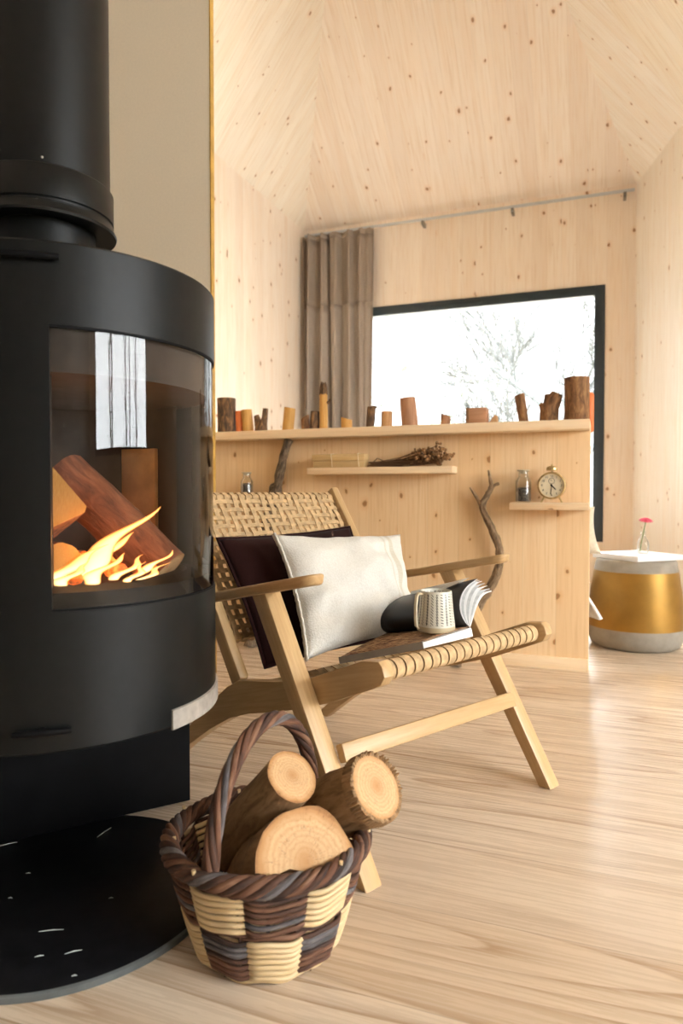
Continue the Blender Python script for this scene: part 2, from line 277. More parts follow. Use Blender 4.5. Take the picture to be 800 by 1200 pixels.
# ------------------------------------------------------------------ mesh builder
class MB:
    def __init__(s):
        s.bm = bmesh.new(); s.uv = s.bm.loops.layers.uv.new('UVMap')
    def guv(s, faces, axis, off=None):
        axis = V3(axis).normalized()
        if off is None: off = (random.uniform(0, 9), random.uniform(0, 9))
        for f in faces:
            f.normal_update(); n = f.normal
            ac = n.cross(axis)
            al = axis
            if ac.length < 0.35: ac = axis.orthogonal(); al = n.cross(ac)
            ac = ac.normalized()
            for l in f.loops: l[s.uv].uv = (l.vert.co.dot(ac) + off[0], l.vert.co.dot(al) + off[1])
    def face(s, pts, mi=0, uvs=None, axis=None):
        vs = [s.bm.verts.new(p) for p in pts]; f = s.bm.faces.new(vs); f.material_index = mi
        if uvs:
            for l, q in zip(f.loops, uvs): l[s.uv].uv = q
        elif axis is not None: s.guv([f], axis, (0, 0))
        return f
    def hexa(s, P, axis=(0, 0, 1), mi=0, bevel=0.0, seg=2):     # 8 corners: bottom ring 0-3, top ring 4-7
        before = set(s.bm.faces)
        vs = [s.bm.verts.new(p) for p in P]
        for q in ((3, 2, 1, 0), (4, 5, 6, 7), (0, 1, 5, 4), (1, 2, 6, 5), (2, 3, 7, 6), (3, 0, 4, 7)):
            s.bm.faces.new([vs[i] for i in q])
        if bevel > 0:
            es = set(e for v in vs for e in v.link_edges)
            bmesh.ops.bevel(s.bm, geom=list(es), offset=bevel, segments=seg, profile=0.5, affect='EDGES')
        fs = [f for f in s.bm.faces if f not in before]
        bmesh.ops.recalc_face_normals(s.bm, faces=fs)
        for f in fs: f.material_index = mi
        s.guv(fs, axis); return fs
    def box(s, lo, hi, axis=(0, 0, 1), mi=0, bevel=0.0, mat=None, seg=2):
        x0, y0, z0 = lo; x1, y1, z1 = hi
        P = [V3(q) for q in ((x0, y0, z0), (x1, y0, z0), (x1, y1, z0), (x0, y1, z0), (x0, y0, z1), (x1, y0, z1), (x1, y1, z1), (x0, y1, z1))]
        ax = V3(axis)
        if mat is not None: P = [mat @ q for q in P]; ax = mat.to_3x3() @ ax
        return s.hexa(P, ax, mi, bevel, seg)
    def beam(s, p0, p1, wd, w, t, bevel=0.0, mi=0):             # w along wd, t across
        p0, p1 = V3(p0), V3(p1); d = (p1 - p0).normalized(); a = V3(wd); a = (a - d * a.dot(d)).normalized(); b = d.cross(a)
        c = lambda p, i, j: p + a * (i * w / 2) + b * (j * t / 2)
        P = [c(p0, -1, -1), c(p0, 1, -1), c(p0, 1, 1), c(p0, -1, 1), c(p1, -1, -1), c(p1, 1, -1), c(p1, 1, 1), c(p1, -1, 1)]
        return s.hexa(P, d, mi, bevel)
    def prism(s, poly, org, ax, ay, az, th, axis, mi=0, bevel=0.0):   # outline in (ax, ay), extruded th along az
        before = set(s.bm.faces); org, ax, ay, az = V3(org), V3(ax), V3(ay), V3(az)
        a = [s.bm.verts.new(org + ax * p[0] + ay * p[1]) for p in poly]; b = [s.bm.verts.new(v.co + az * th) for v in a]
        n = len(a); s.bm.faces.new(a[::-1]); s.bm.faces.new(b)
        for i in range(n): s.bm.faces.new((a[i], a[(i + 1) % n], b[(i + 1) % n], b[i]))
        fs = [f for f in s.bm.faces if f not in before]
        if bevel > 0:
            es = [e for f in fs[:2] for e in f.edges]
            bmesh.ops.bevel(s.bm, geom=list(set(es)), offset=bevel, segments=2, profile=0.5, affect='EDGES')
            fs = [f for f in s.bm.faces if f not in before]
        bmesh.ops.recalc_face_normals(s.bm, faces=fs)
        for f in fs: f.material_index = mi
        s.guv(fs, axis); return fs
    def tube(s, pts, rad, seg=10, mi=0, cap=True, capmi=None, closed=False, rough=0.0, flat=None, seed=0.0):
        pts = [V3(p) for p in pts]; n = len(pts)
        if not hasattr(rad, '__len__'): rad = [rad] * n
        rings = []; ref = None; L = 0.0; Ls = []
        for i in range(n):
            if closed: d = pts[(i + 1) % n] - pts[i - 1]
            else: d = pts[min(i + 1, n - 1)] - pts[max(i - 1, 0)]
            d = d.normalized()
            if ref is None: ref = d.orthogonal().normalized()
            ref = (ref - d * ref.dot(d)); ref = ref.normalized() if ref.length > 1e-6 else d.orthogonal().normalized()
            bi = d.cross(ref); ring = []
            for k in range(seg):
                a = 2 * PI * k / seg; rr = rad[i]
                if rough: rr *= 1 + rough * noise.noise(V3((math.cos(a) * 1.6 + seed, math.sin(a) * 1.6, L / max(rad[i], 1e-4) * 0.35 + seed * 3)))
                ring.append(s.bm.verts.new(pts[i] + ref * (math.cos(a) * rr) + bi * (math.sin(a) * rr)))
            rings.append(ring); Ls.append(L)
            if i < n - 1: L += (pts[i + 1] - pts[i]).length
        m = n if closed else n - 1
        for i in range(m):
            A, B = rings[i], rings[(i + 1) % n]; l0 = Ls[i]; l1 = Ls[i] + (pts[(i + 1) % n] - pts[i]).length
            for k in range(seg):
                f = s.bm.faces.new((A[k], A[(k + 1) % seg], B[(k + 1) % seg], B[k])); f.material_index = mi
                c = 2 * PI * rad[i]
                for l, q in zip(f.loops, ((k / seg * c, l0), ((k + 1) / seg * c, l0), ((k + 1) / seg * c, l1), (k / seg * c, l1))): l[s.uv].uv = (q[0] + seed, q[1] + seed)
        if cap and not closed:
            for ring, fl in ((rings[0], True), (rings[-1], False)):
                f = s.bm.faces.new(ring[::-1] if fl else ring); f.material_index = mi if capmi is None else capmi
                for l in f.loops:
                    k = ring.index(l.vert); a = 2 * PI * k / seg; l[s.uv].uv = (math.cos(a), math.sin(a))
        return rings
    def lathe(s, prof, c=(0, 0, 0), seg=40, mi=0, a0=0.0, a1=2 * PI, axis=None, mis=None):   # prof: (r, z)
        full = abs(a1 - a0 - 2 * PI) < 1e-6; n = seg if full else seg + 1; c = V3(c)
        R = axis.to_3x3() if axis is not None else Matrix.Identity(3)
        cols = []
        for k in range(n):
            a = a0 + (a1 - a0) * k / seg
            cols.append([s.bm.verts.new(c + R @ V3((r * math.cos(a), r * math.sin(a), z))) if r > 1e-6 or k == 0 else None for r, z in prof])
        for k in range(1, n):
            for i, (r, z) in enumerate(prof):
                if cols[k][i] is None: cols[k][i] = cols[0][i]
        Z = [0.0]
        for i in range(1, len(prof)): Z.append(Z[-1] + math.hypot(prof[i][0] - prof[i - 1][0], prof[i][1] - prof[i - 1][1]))
        for k in range(seg):
            A, B = cols[k], cols[(k + 1) % n]
            for i in range(len(prof) - 1):
                vs = []
                for q in (A[i], B[i], B[i + 1], A[i + 1]):
                    if q not in vs: vs.append(q)
                if len(vs) < 3: continue
                f = s.bm.faces.new(vs); f.material_index = mis[i] if mis else mi
                us = {A[i]: (k, i), B[i]: (k + 1, i), B[i + 1]: (k + 1, i + 1), A[i + 1]: (k, i + 1)}
                for l in f.loops:
                    q = us[l.vert]; l[s.uv].uv = (q[0] / seg, Z[q[1]] / max(Z[-1], 1e-6))
    def ribbon(s, pts, wd, w, th, mi=0):      # flat strip, w along wd
        pts = [V3(p) for p in pts]; wd = V3(wd).normalized(); n = len(pts); rings = []; L = 0; off = random.uniform(0, 5)
        for i in range(n):
            d = (pts[min(i + 1, n - 1)] - pts[max(i - 1, 0)]).normalized(); nn = d.cross(wd).normalized()
            rings.append([s.bm.verts.new(pts[i] + wd * (w / 2 * a) + nn * (th / 2 * b)) for a, b in ((-1, -1), (1, -1), (1, 1), (-1, 1))])
        for i in range(n - 1):
            A, B = rings[i], rings[i + 1]; l1 = L + (pts[i + 1] - pts[i]).length
            for k in range(4):
                f = s.bm.faces.new((A[k], A[(k + 1) % 4], B[(k + 1) % 4], B[k])); f.material_index = mi
                for l, q in zip(f.loops, ((k * w, L), (k * w + w, L), (k * w + w, l1), (k * w, l1))): l[s.uv].uv = (q[0] + off, q[1])
            L = l1
        s.bm.faces.new(rings[0][::-1]).material_index = mi; s.bm.faces.new(rings[-1]).material_index = mi
    def grid(s, fn, nu, nv, mi=0, flip=False):
        vs = [[s.bm.verts.new(fn(i / nu, j / nv)) for j in range(nv + 1)] for i in range(nu + 1)]
        for i in range(nu):
            for j in range(nv):
                q = [(i, j), (i + 1, j), (i + 1, j + 1), (i, j + 1)]
                if flip: q = q[::-1]
                f = s.bm.faces.new([vs[a][b] for a, b in q]); f.material_index = mi
                for l, (a, b) in zip(f.loops, q): l[s.uv].uv = (a / nu, b / nv)
        return vs
    def ball(s, c, r, mi=0, u=10, v=7, sc=(1, 1, 1)):
        c = V3(c)
        s.lathe([(r * math.sin(PI * i / v) if 0 < i < v else 0.0, -r * math.cos(PI * i / v)) for i in range(v + 1)], c, u, mi, axis=Matrix.Diagonal(V3((*sc, 1))))
    def build(s, name, mats, parent=None, world=False, origin=None, smooth=40, solid=0.0, subsurf=0):
        if not isinstance(mats, (list, tuple)): mats = [mats]
        bmesh.ops.remove_doubles(s.bm, verts=s.bm.verts, dist=1e-6)
        off = V3((0, 0, 0))
        if origin is not None: off = V3(origin)
        elif parent is not None and world:
            off = V3(parent.location)
            if parent.parent: off += V3(parent.parent.location)
        if off.length: bmesh.ops.translate(s.bm, verts=s.bm.verts, vec=-off)
        me = bpy.data.meshes.new(name); s.bm.to_mesh(me); s.bm.free()
        for m in mats: me.materials.append(m)
        if smooth:
            me.polygons.foreach_set('use_smooth', [True] * len(me.polygons)); me.set_sharp_from_angle(angle=math.radians(smooth))
        o = bpy.data.objects.new(name, me); COL.objects.link(o)
        if origin is not None: o.location = off
        if parent is not None: o.parent = parent
        if solid:
            md = o.modifiers.new('thickness', 'SOLIDIFY'); md.thickness = solid; md.offset = 0
        if subsurf:
            md = o.modifiers.new('smooth', 'SUBSURF'); md.levels = md.render_levels = subsurf
        return o

def tag(o, label, cat, group=None):
    o['label'] = label; o['category'] = cat
    if group: o['group'] = group
    return o
def thing(name, loc, label, cat, group=None, rz=0.0):
    o = bpy.data.objects.new(name, None); o.empty_display_size = 0.1; COL.objects.link(o)
    o.location = loc; o.rotation_euler = (0, 0, rz); return tag(o, label, cat, group)
def struct(o):
    o['kind'] = 'structure'; return o

# ================================================================== SETTING
VB, UL = 6.16, -2.70          # back wall y, left wall x
RC = V3((0.238, VB, 0))       # back right corner
RD = V3((0.2746, -0.9615, 0)).normalized()     # right wall runs this way towards the viewer
VF = -2.6                     # wall behind the viewer
RE = RC + RD * ((VF - VB) / RD.y)
WT = 3.262                    # wall height
XW = 5.60                     # window wall at the far right, unseen, added to light the room

mb = MB(); mb.box((-3.1, VF - 0.3, -0.12), (6.0, VB + 0.2, 0.0)); struct(mb.build('floor', M['floor']))

# back wall with the window opening
wx0, wx1, wz0, wz1 = -2.46, 0.009, 0.344, 2.474
mb = MB()
for lo, hi in (((UL - 0.15, VB, 0), (wx0, VB + 0.22, WT + 0.3)), ((wx1, VB, 0), (RC.x + 0.35, VB + 0.22, WT + 0.3)), ((wx0, VB, 0), (wx1, VB + 0.22, wz0)), ((wx0, VB, wz1), (wx1, VB + 0.22, WT + 0.3))):
    fs = mb.box(lo, hi); mb.guv(fs, (0, 0, 1), (0.02, 0.4))
struct(mb.build('wall_back', M['pine_wall']))
mb = MB(); fs = mb.box((UL - 0.2, 2.1, 0), (UL, VB, WT + 0.2)); mb.guv(fs, (0, 0, 1), (0.5, 0.9)); struct(mb.build('wall_left', M['pine_wall']))
mb = MB(); mb.box((UL - 0.2, VF, 0), (UL, 2.1, WT + 0.2)); struct(mb.build('wall_stove_side', M['dark_wall']))
mb = MB(); mb.box((UL - 0.2, VF - 0.2, 0), (XW + 0.2, VF, WT + 2.5)); struct(mb.build('wall_front', M['dark_wall']))

# right wall, then an added unseen extension whose big window brings daylight
RN = V3((RD.y, -RD.x, 0))     # points into the room
if RN.x > 0: RN = -RN
def rw(s, z, dpt=0.0): return RC + RD * s - RN * dpt + V3((0, 0, z))
def sat(y): return (VB - y) / -RD.y
VT = 4.30                     # the right wall ends here; beyond it an unseen extension is added for light

ST, SL = sat(VT), sat(VF)
mb = MB()
P = [rw(-0.1, 0), rw(ST, 0), rw(ST, 0, 0.2), rw(-0.1, 0, 0.2), rw(-0.1, WT + 0.1), rw(ST, WT + 0.1), rw(ST, WT + 0.1, 0.2), rw(-0.1, WT + 0.1, 0.2)]
fs = mb.hexa(P); mb.guv(fs, (0, 0, 1), (0.3, 0.2)); struct(mb.build('wall_right', M['pine_pale']))
XT = rw(ST, 0).x
mb = MB(); fs = mb.box((XT + 0.19, VT, 0), (XW, VT + 0.2, WT)); mb.guv(fs, (0, 0, 1)); struct(mb.build('wall_right_return', M['pine_pale']))
sy0, sy1, sz0, sz1 = -2.1, 2.45, 1.15, 3.12
mb = MB()
for lo, hi in (((XW, VF, 0), (XW + 0.2, sy0, WT)), ((XW, sy1, 0), (XW + 0.2, VT + 0.2, WT)), ((XW, sy0, 0), (XW + 0.2, sy1, sz0)), ((XW, sy0, sz1), (XW + 0.2, sy1, WT))):
    fs = mb.box(lo, hi); mb.guv(fs, (0, 0, 1), (0.3, 0.2))
struct(mb.build('wall_side', M['pine_pale']))
mb = MB(); fw2 = 0.08
for a in (sy0, sy0 + 1.46, sy0 + 2.95, sy1 - fw2): mb.box((XW + 0.04, a, sz0), (XW + 0.12, a + fw2, sz1))
for z in (sz0, sz1 - fw2): mb.box((XW + 0.041, sy0, z), (XW + 0.119, sy1, z + fw2))
w2 = struct(mb.build('window_2', M['frame']))
mb = MB(); mb.box((XW + 0.078, sy0 + 0.02, sz0 + 0.02), (XW + 0.084, sy1 - 0.02, sz1 - 0.02)); mb.build('pane', M['pane'], w2)

# skirting of the right wall
mb = MB(); mb.hexa([rw(0.02, 0), rw(ST, 0), rw(ST, 0, -0.014), rw(0.02, 0, -0.014), rw(0.02, 0.05), rw(ST, 0.05), rw(ST, 0.05, -0.012), rw(0.02, 0.05, -0.012)], RD)
struct(mb.build('baseboard_right', M['pine_board']))

# plastered partition behind the stove with a golden timber edge
PX, PY = -1.272, 2.10
mb = MB(); mb.box((UL, PY, 0), (PX - 0.004, PY + 0.020, 4.4)); struct(mb.build('wall_partition', M['plaster']))
mb = MB(); mb.box((PX - 0.004, PY - 0.001, 0), (PX + 0.001, PY + 0.021, 4.4), bevel=0.0005); struct(mb.build('trim_1', M['edge_oak']))

# faceted timber ceiling: the lower envelope of the roof planes, clipped to polygons
def meet(A, px, py, pl):              # ray with plane z = pl(x,y) affine: a + b x + c y
    d = ray(px, py); a, b, c = pl
    tt = (a - EYE) / (d.z - b * d.x - c * d.y); return V3((d.x * tt, d.y * tt, EYE + d.z * tt))
sb = 0.74
Pb = (WT + sb * VB, 0.0, -sb)
hl = meet(None, 380, 0, Pb); sl = (hl.z - WT) / (hl.x - UL); Pl = (WT - sl * UL, sl, 0.0)
hr = meet(None, 662, 0, Pb); dr = (hr - RC).dot(RN); sr = (hr.z - WT) / dr
Pr = (WT - sr * RC.dot(RN), sr * RN.x, sr * RN.y)
sf = 0.74; Pf = (WT + 0.2 - sf * VF, 0.0, sf)
planes = [Pb, Pl, Pr, Pf]
def clip(poly, g):
    out = []
    for i in range(len(poly)):
        p, q = poly[i], poly[(i + 1) % len(poly)]; a, b = g(p), g(q)
        if a <= 0: out.append(p)
        if (a < 0 < b) or (b < 0 < a): tt = a / (a - b); out.append((p[0] + (q[0] - p[0]) * tt, p[1] + (q[1] - p[1]) * tt))
    return out
ev = lambda P, p: P[0] + P[1] * p[0] + P[2] * p[1]
base = [(UL, VF), (RE.x, RE.y), (RC.x, RC.y), (UL, VB)]
c2 = meet(None, 808, 140, Pr); c3 = meet(None, 705, 0, Pr); sd = (c3 - c2); sn = (-sd.y, sd.x)
seamv = lambda p: (p[0] - c2.x) * sn[0] + (p[1] - c2.y) * sn[1]
ssg = 1 if seamv((RC.x, RC.y)) < 0 else -1
mb = MB()
for i, P in enumerate(planes):
    poly = base
    for j, Q in enumerate(planes):
        if i != j and len(poly) > 2: poly = clip(poly, lambda p: ev(P, p) - ev(Q, p))
    if len(poly) < 3: continue
    down = V3((-P[1], -P[2], 0)).normalized(); down = V3((down.x, down.y, P[1] * down.x + P[2] * down.y)).normalized()
    pieces = [(poly, 0)]
    if i == 2: pieces = [(clip(poly, lambda p: ssg * seamv(p)), 2), (clip(poly, lambda p: -ssg * seamv(p)), 1)]
    if i == 1: pieces = [(poly, 1)]
    for pl, mi in pieces:
        if len(pl) < 3: continue
        ax = down
        if i == 2 and mi == 1: ax = V3((sd.x, sd.y, sd.z)).normalized()
        lo = [V3((p[0], p[1], ev(P, p))) for p in pl]; a = [mb.bm.verts.new(q) for q in lo]
        f = mb.bm.faces.new(a); f.material_index = mi; mb.guv([f], ax, (0.3 * i, 0.7))
        bverts = [mb.bm.verts.new(q + V3((0, 0, 0.15))) for q in lo]; f = mb.bm.faces.new(bverts[::-1]); f.material_index = mi
pl = [V3((RE.x, RE.y, WT)), V3((XW + 0.2, VF, WT)), V3((XW + 0.2, VT + 0.2, WT)), V3((rw(sat(VT + 0.2), 0).x, VT + 0.2, WT))]
f = mb.bm.faces.new([mb.bm.verts.new(q) for q in pl]); f.material_index = 1; mb.guv([f], (1, 0, 0))
f = mb.bm.faces.new([mb.bm.verts.new(q + V3((0, 0, 0.15))) for q in pl]); f.material_index = 1
struct(mb.build('ceiling', [M['pine_ceiling'], M['pine_ceiling_b'], M['pine_pale']], smooth=0))

# back window frame, pane, vent strip
mb = MB(); fw = 0.082
for lo, hi in (((wx0, VB - 0.012, wz0), (wx0 + fw, VB + 0.10, wz1)), ((wx1 - fw, VB - 0.012, wz0), (wx1, VB + 0.10, wz1)), ((wx0 + fw, VB - 0.012, wz0), (wx1 - fw, VB + 0.10, wz0 + fw)), ((wx0 + fw, VB - 0.012, wz1 - fw), (wx1 - fw, VB + 0.10, wz1))):
    mb.box(lo, hi, bevel=0.003)
w1 = struct(mb.build('window_1', M['frame']))
mb = MB(); mb.box((wx0 + fw, VB + 0.045, wz0 + fw), (wx1 - fw, VB + 0.051, wz1 - fw)); mb.build('pane', M['pane'], w1)
mb = MB(); mb.box((-1.47, VB - 0.022, wz1 - 0.055), (-1.0, VB - 0.012, wz1 - 0.025), bevel=0.004); mb.build('vent_strip', M['frame'], w1)

# half-height divider with its ledge and plinth: a built-in headboard
DV = 3.07; DX0, DX1 = UL + 0.003, -0.048
hd = thing('room_divider', (-1.3, DV + 0.05, 0), 'knotty pine half-height divider with ledge between sitting area and window', 'divider')
mb = MB(); fs = mb.box((DX0, DV, 0.0), (DX1, DV + 0.10, 1.012), bevel=0.002); mb.guv(fs, (0, 0, 1), (0.1, 0.35)); mb.build('panel', M['pine_divider'], hd, True)
mb = MB(); mb.box((DX0, 2.985, 1.012), (DX1 - 0.001, 3.27, 1.052), axis=(1, 0, 0), bevel=0.002); mb.build('ledge', M['pine_board'], hd, True)
mb = MB(); mb.box((DX0, DV - 0.016, 0), (DX1, DV, 0.052), axis=(1, 0, 0), bevel=0.002); mb.build('plinth', M['pine_board'], hd, True)

# ================================================================== CURTAIN + RAIL
ct = thing('curtain', (-2.33, 6.03, 0.02), 'taupe linen curtain hanging in soft folds left of the window', 'curtain')
def curtain_pt(z):
    def fn(s):
        flare = 1.0 + 0.02 * math.sin(z * 3)
        x = -2.665 + 0.685 * s
        ph = 2 * PI * 5.6 * s + 0.9 * math.sin(5 * s) + 0.35 * math.sin(z * 1.1 + 7 * s)
        amp = (0.062 if s < 0.80 else 0.062 * max(0.15, (0.97 - s) / 0.17)) * (0.75 + 0.25 * math.sin(z * 0.9 + 3 * s))
        return V3((x + 0.012 * math.sin(ph * 0.5 + z), 6.045 + amp * math.sin(ph) + 0.012 * math.sin(2.3 * ph), z))
    return fn
def curtain_sheet(z0, z1, n, dy=0.0):
    m = MB(); m.grid(lambda u, v: curtain_pt(z0 + (z1 - z0) * v)(u) + V3((0, dy, 0)), 150, n); return m
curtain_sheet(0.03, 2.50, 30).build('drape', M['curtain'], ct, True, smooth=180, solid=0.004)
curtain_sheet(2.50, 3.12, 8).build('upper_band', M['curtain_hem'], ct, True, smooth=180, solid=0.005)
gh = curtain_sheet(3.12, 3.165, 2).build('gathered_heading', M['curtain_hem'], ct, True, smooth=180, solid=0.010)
for k in range(12):
    p = curtain_pt(3.15)((k + 0.5) / 12); m = MB(); m.box((p.x - 0.007, p.y - 0.006, 3.135), (p.x + 0.007, p.y + 0.006, 3.1715), bevel=0.002)
    m.build('glider_tab', M['curtain_hem'], gh, True)
cr = thing('curtain_rail', (-1.2, 6.08, 3.19), 'slim silver curtain rail running under the ceiling above the window', 'curtain rail')
mb = MB(); mb.box((-2.66, 6.06, 3.172), (0.222, 6.084, 3.192), axis=(1, 0, 0), bevel=0.003); mb.build('track', M['rail'], cr, True)
for px, py in ((495, 266), (600, 248), (732, 232)):
    p = onv(px, py, 6.07); mb = MB(); mb.box((p.x - 0.012, 6.06, 3.135), (p.x + 0.012, 6.16, 3.172), bevel=0.003); mb.build('bracket', M['chrome'], cr, True)

# ================================================================== STOVE
SC = cw(-0.518, 1.28); SR = 0.279; A0 = math.atan2(SX, CX)       # room angle = camera angle + yaw
def sa(deg): return math.radians(deg) + A0
st = thing('wood_stove', (SC.x, SC.y, 0), 'black cylindrical wood-burning stove with curved glass door and fat flue', 'stove')
cyl = lambda a, r, z: V3((SC.x + r * math.cos(a), SC.y + r * math.sin(a), z))
zb, zt, gz0, gz1 = 0.362, 1.119, 0.574, 0.9975
ga0, ga1 = sa(-71), sa(40)
mb = MB()
def shell(m, a0, a1, z0, z1, ro, ri, mi=0, n=None):
    n = n or max(4, int((a1 - a0) / math.radians(3)))
    m.lathe([(ro, z0), (ro, z1), (ri, z1), (ri, z0), (ro, z0)], (SC.x, SC.y, 0), n, mi, a0, a1)
def closed(m, a, z0, z1, ro, ri, mi=0):
    m.face([cyl(a, ro, z0), cyl(a, ri, z0), cyl(a, ri, z1), cyl(a, ro, z1)], mi)
SRI = SR - 0.012
mb.lathe([(0, zb), (SR - 0.004, zb), (SR, zb + 0.004), (SR, gz0), (SRI, gz0), (SRI, zb + 0.012), (0, zb + 0.012)], (SC.x, SC.y, 0), 96)
mb.lathe([(0, zt - 0.012), (SRI, zt - 0.012), (SRI, gz1), (SR, gz1), (SR, zt - 0.003), (SR - 0.003, zt), (0, zt)], (SC.x, SC.y, 0), 96)
n2 = 84
mb.lathe([(SR, gz0), (SR, gz1), (SRI, gz1), (SRI, gz0), (SR, gz0)], (SC.x, SC.y, 0), n2, 0, ga1, ga0 + 2 * PI)
closed(mb, ga0, gz0, gz1, SR, SRI); closed(mb, ga1, gz0, gz1, SR, SRI)
mb.build('body', M['stove'], st, True)
# firebox
mb = MB(); RI = 0.232
mb.lathe([(SRI - 0.001, 0.930), (RI, 0.930), (RI, 0.60)], (SC.x, SC.y, 0), 60, 0, ga1, ga0 + 2 * PI)
mb.lathe([(SRI - 0.001, gz1 - 0.001), (SRI - 0.002, 0.93), (RI, 0.93), (0, 0.935)], (SC.x, SC.y, 0), 80, 0)
fb = mb.build('firebox', M['vermiculite'], st, True)
mb = MB(); mb.lathe([(SRI - 0.001, gz0), (SRI - 0.001, 0.600), (0.225, 0.606), (0.218, 0.598), (0, 0.594)], (SC.x, SC.y, 0), 80, 0)
mb.build('grate', M['stove_dark'], st, True)
# pale panel added inside the firebox, painted stand-in for a glass reflection
mb = MB(); c0 = cw(-0.518 + 0.085, 1.28 + 0.205); R1 = Matrix.Translation(c0) @ Matrix.Rotation(A0 - 0.42, 4, 'Z')
mb.box((-0.045, -0.006, 0.60), (0.045, 0.006, 0.845), bevel=0.002, mat=R1); mb.build('reflection_panel', M['reflection_pale'], st, True)
# curved glass door
mb = MB(); mb.grid(lambda u, v: cyl(ga0 + (ga1 - ga0) * u, SR - 0.003, gz0 + (gz1 - gz0) * v), 60, 1)
gd = mb.build('glass_door', M['stove_glass'], st, True, smooth=180)
for pr in ([(SR - 0.001, gz0), (SR - 0.001, gz0 + 0.004), (SR - 0.006, gz0 + 0.004)], [(SR - 0.001, gz1 - 0.004), (SR - 0.001, gz1), (SR - 0.006, gz1 - 0.004)]):
    mb = MB(); mb.lathe(pr, (SC.x, SC.y, 0), 50, 0, ga0, ga1); mb.build('door_seal', M['stove_dark'], gd, True)
# steel band at the lower right edge
mb = MB(); a0, a1 = sa(-31.8), sa(38)
prof = [(SR, 0.358), (SR + 0.004, 0.359), (SR + 0.004, 0.391), (SR, 0.392)]
mb.lathe(prof, (SC.x, SC.y, 0), 30, 0, a0, a1); mb.face([cyl(a0, r, z) for r, z in prof]); mb.face([cyl(a1, r, z) for r, z in prof])
mb.build('steel_band', M['steel'], st, True)
# slim levers
for nm, zl, d0, d1 in (('air_lever', 1.0925, -86, -68), ('ash_lever', 0.399, -82, -66)):
    mb = MB(); pts = [cyl(sa(d0 + (d1 - d0) * k / 8), SR + 0.010, zl) for k in range(9)]
    mb.tube(pts, [0.004, 0.005, 0.0055, 0.0055, 0.0055, 0.0055, 0.005, 0.005, 0.0045], 10)
    mb.tube([cyl(sa((d0 + d1) / 2), SR - 0.004, zl), cyl(sa((d0 + d1) / 2), SR + 0.010, zl)], 0.006, 10)
    mb.build(nm, M['stove_dark'], st, True)
# pedestal and round hearth plate
nf = cw(math.cos(math.radians(-60)), math.sin(math.radians(-60))); tf = V3((-nf.y, nf.x, 0))
pb = MB(); P = []
for z in (0.012, zb - 0.001):
    for a, d in ((-0.30, -0.235), (0.315, -0.235), (0.315, -0.33), (-0.30, -0.33)):
        P.append(V3((SC.x, SC.y, 0)) + tf * a + nf * d + V3((0, 0, z)))
pb.hexa(P, bevel=0.003); pb.build('pedestal', M['stove_dark'], st, True)
mb = MB(); HR = 0.288
mb.lathe([(0, 0.0), (HR, 0.0), (HR + 0.001, 0.002), (HR + 0.001, 0.010), (HR - 0.003, 0.013), (0, 0.013)], (SC.x, SC.y, 0), 96, mis=[0, 1, 1, 1, 0])
mb.build('hearth_plate', [M['hearth'], M['hearth_edge']], st, True)
# flue
FC = cw(-0.53, 1.25)
mb = MB(); mb.lathe([(0.088, zt - 0.002), (0.085, zt + 0.02), (0.085, 1.23)], (FC.x, FC.y, 0), 60); mb.build('flue_neck', M['stove'], st, True)
mb = MB(); mb.lathe([(0.084, 1.214), (0.121, 1.212), (0.1225, 1.216), (0.117, 1.228), (0.117, 1.2325), (0.114, 1.234), (0.114, 1.236), (0.117, 1.2375), (0.117, 1.288), (0.1145, 1.291), (0.111, 1.292)], (FC.x, FC.y, 0), 72); mb.build('flue_collar', M['stove'], st, True)
zc = min(ev(P, (FC.x, FC.y)) for P in planes)
mb = MB(); mb.lathe([(0.111, 1.288), (0.111, zc + 0.05)], (FC.x, FC.y, 0), 72); fp = mb.build('flue_pipe', M['stove'], st, True)
mb = MB(); p = onv(80, 193, 1) - V3((0, 0, EYE)); dd = ray(80, 194)
mb.ball(cyl(0, 0, 0) * 0 + V3((FC.x, FC.y, 1.300)) + (V3((-dd.x, -dd.y, 0)).normalized()) * 0.1105, 0.0022); mb.build('rivet', M['steel'], fp, True)

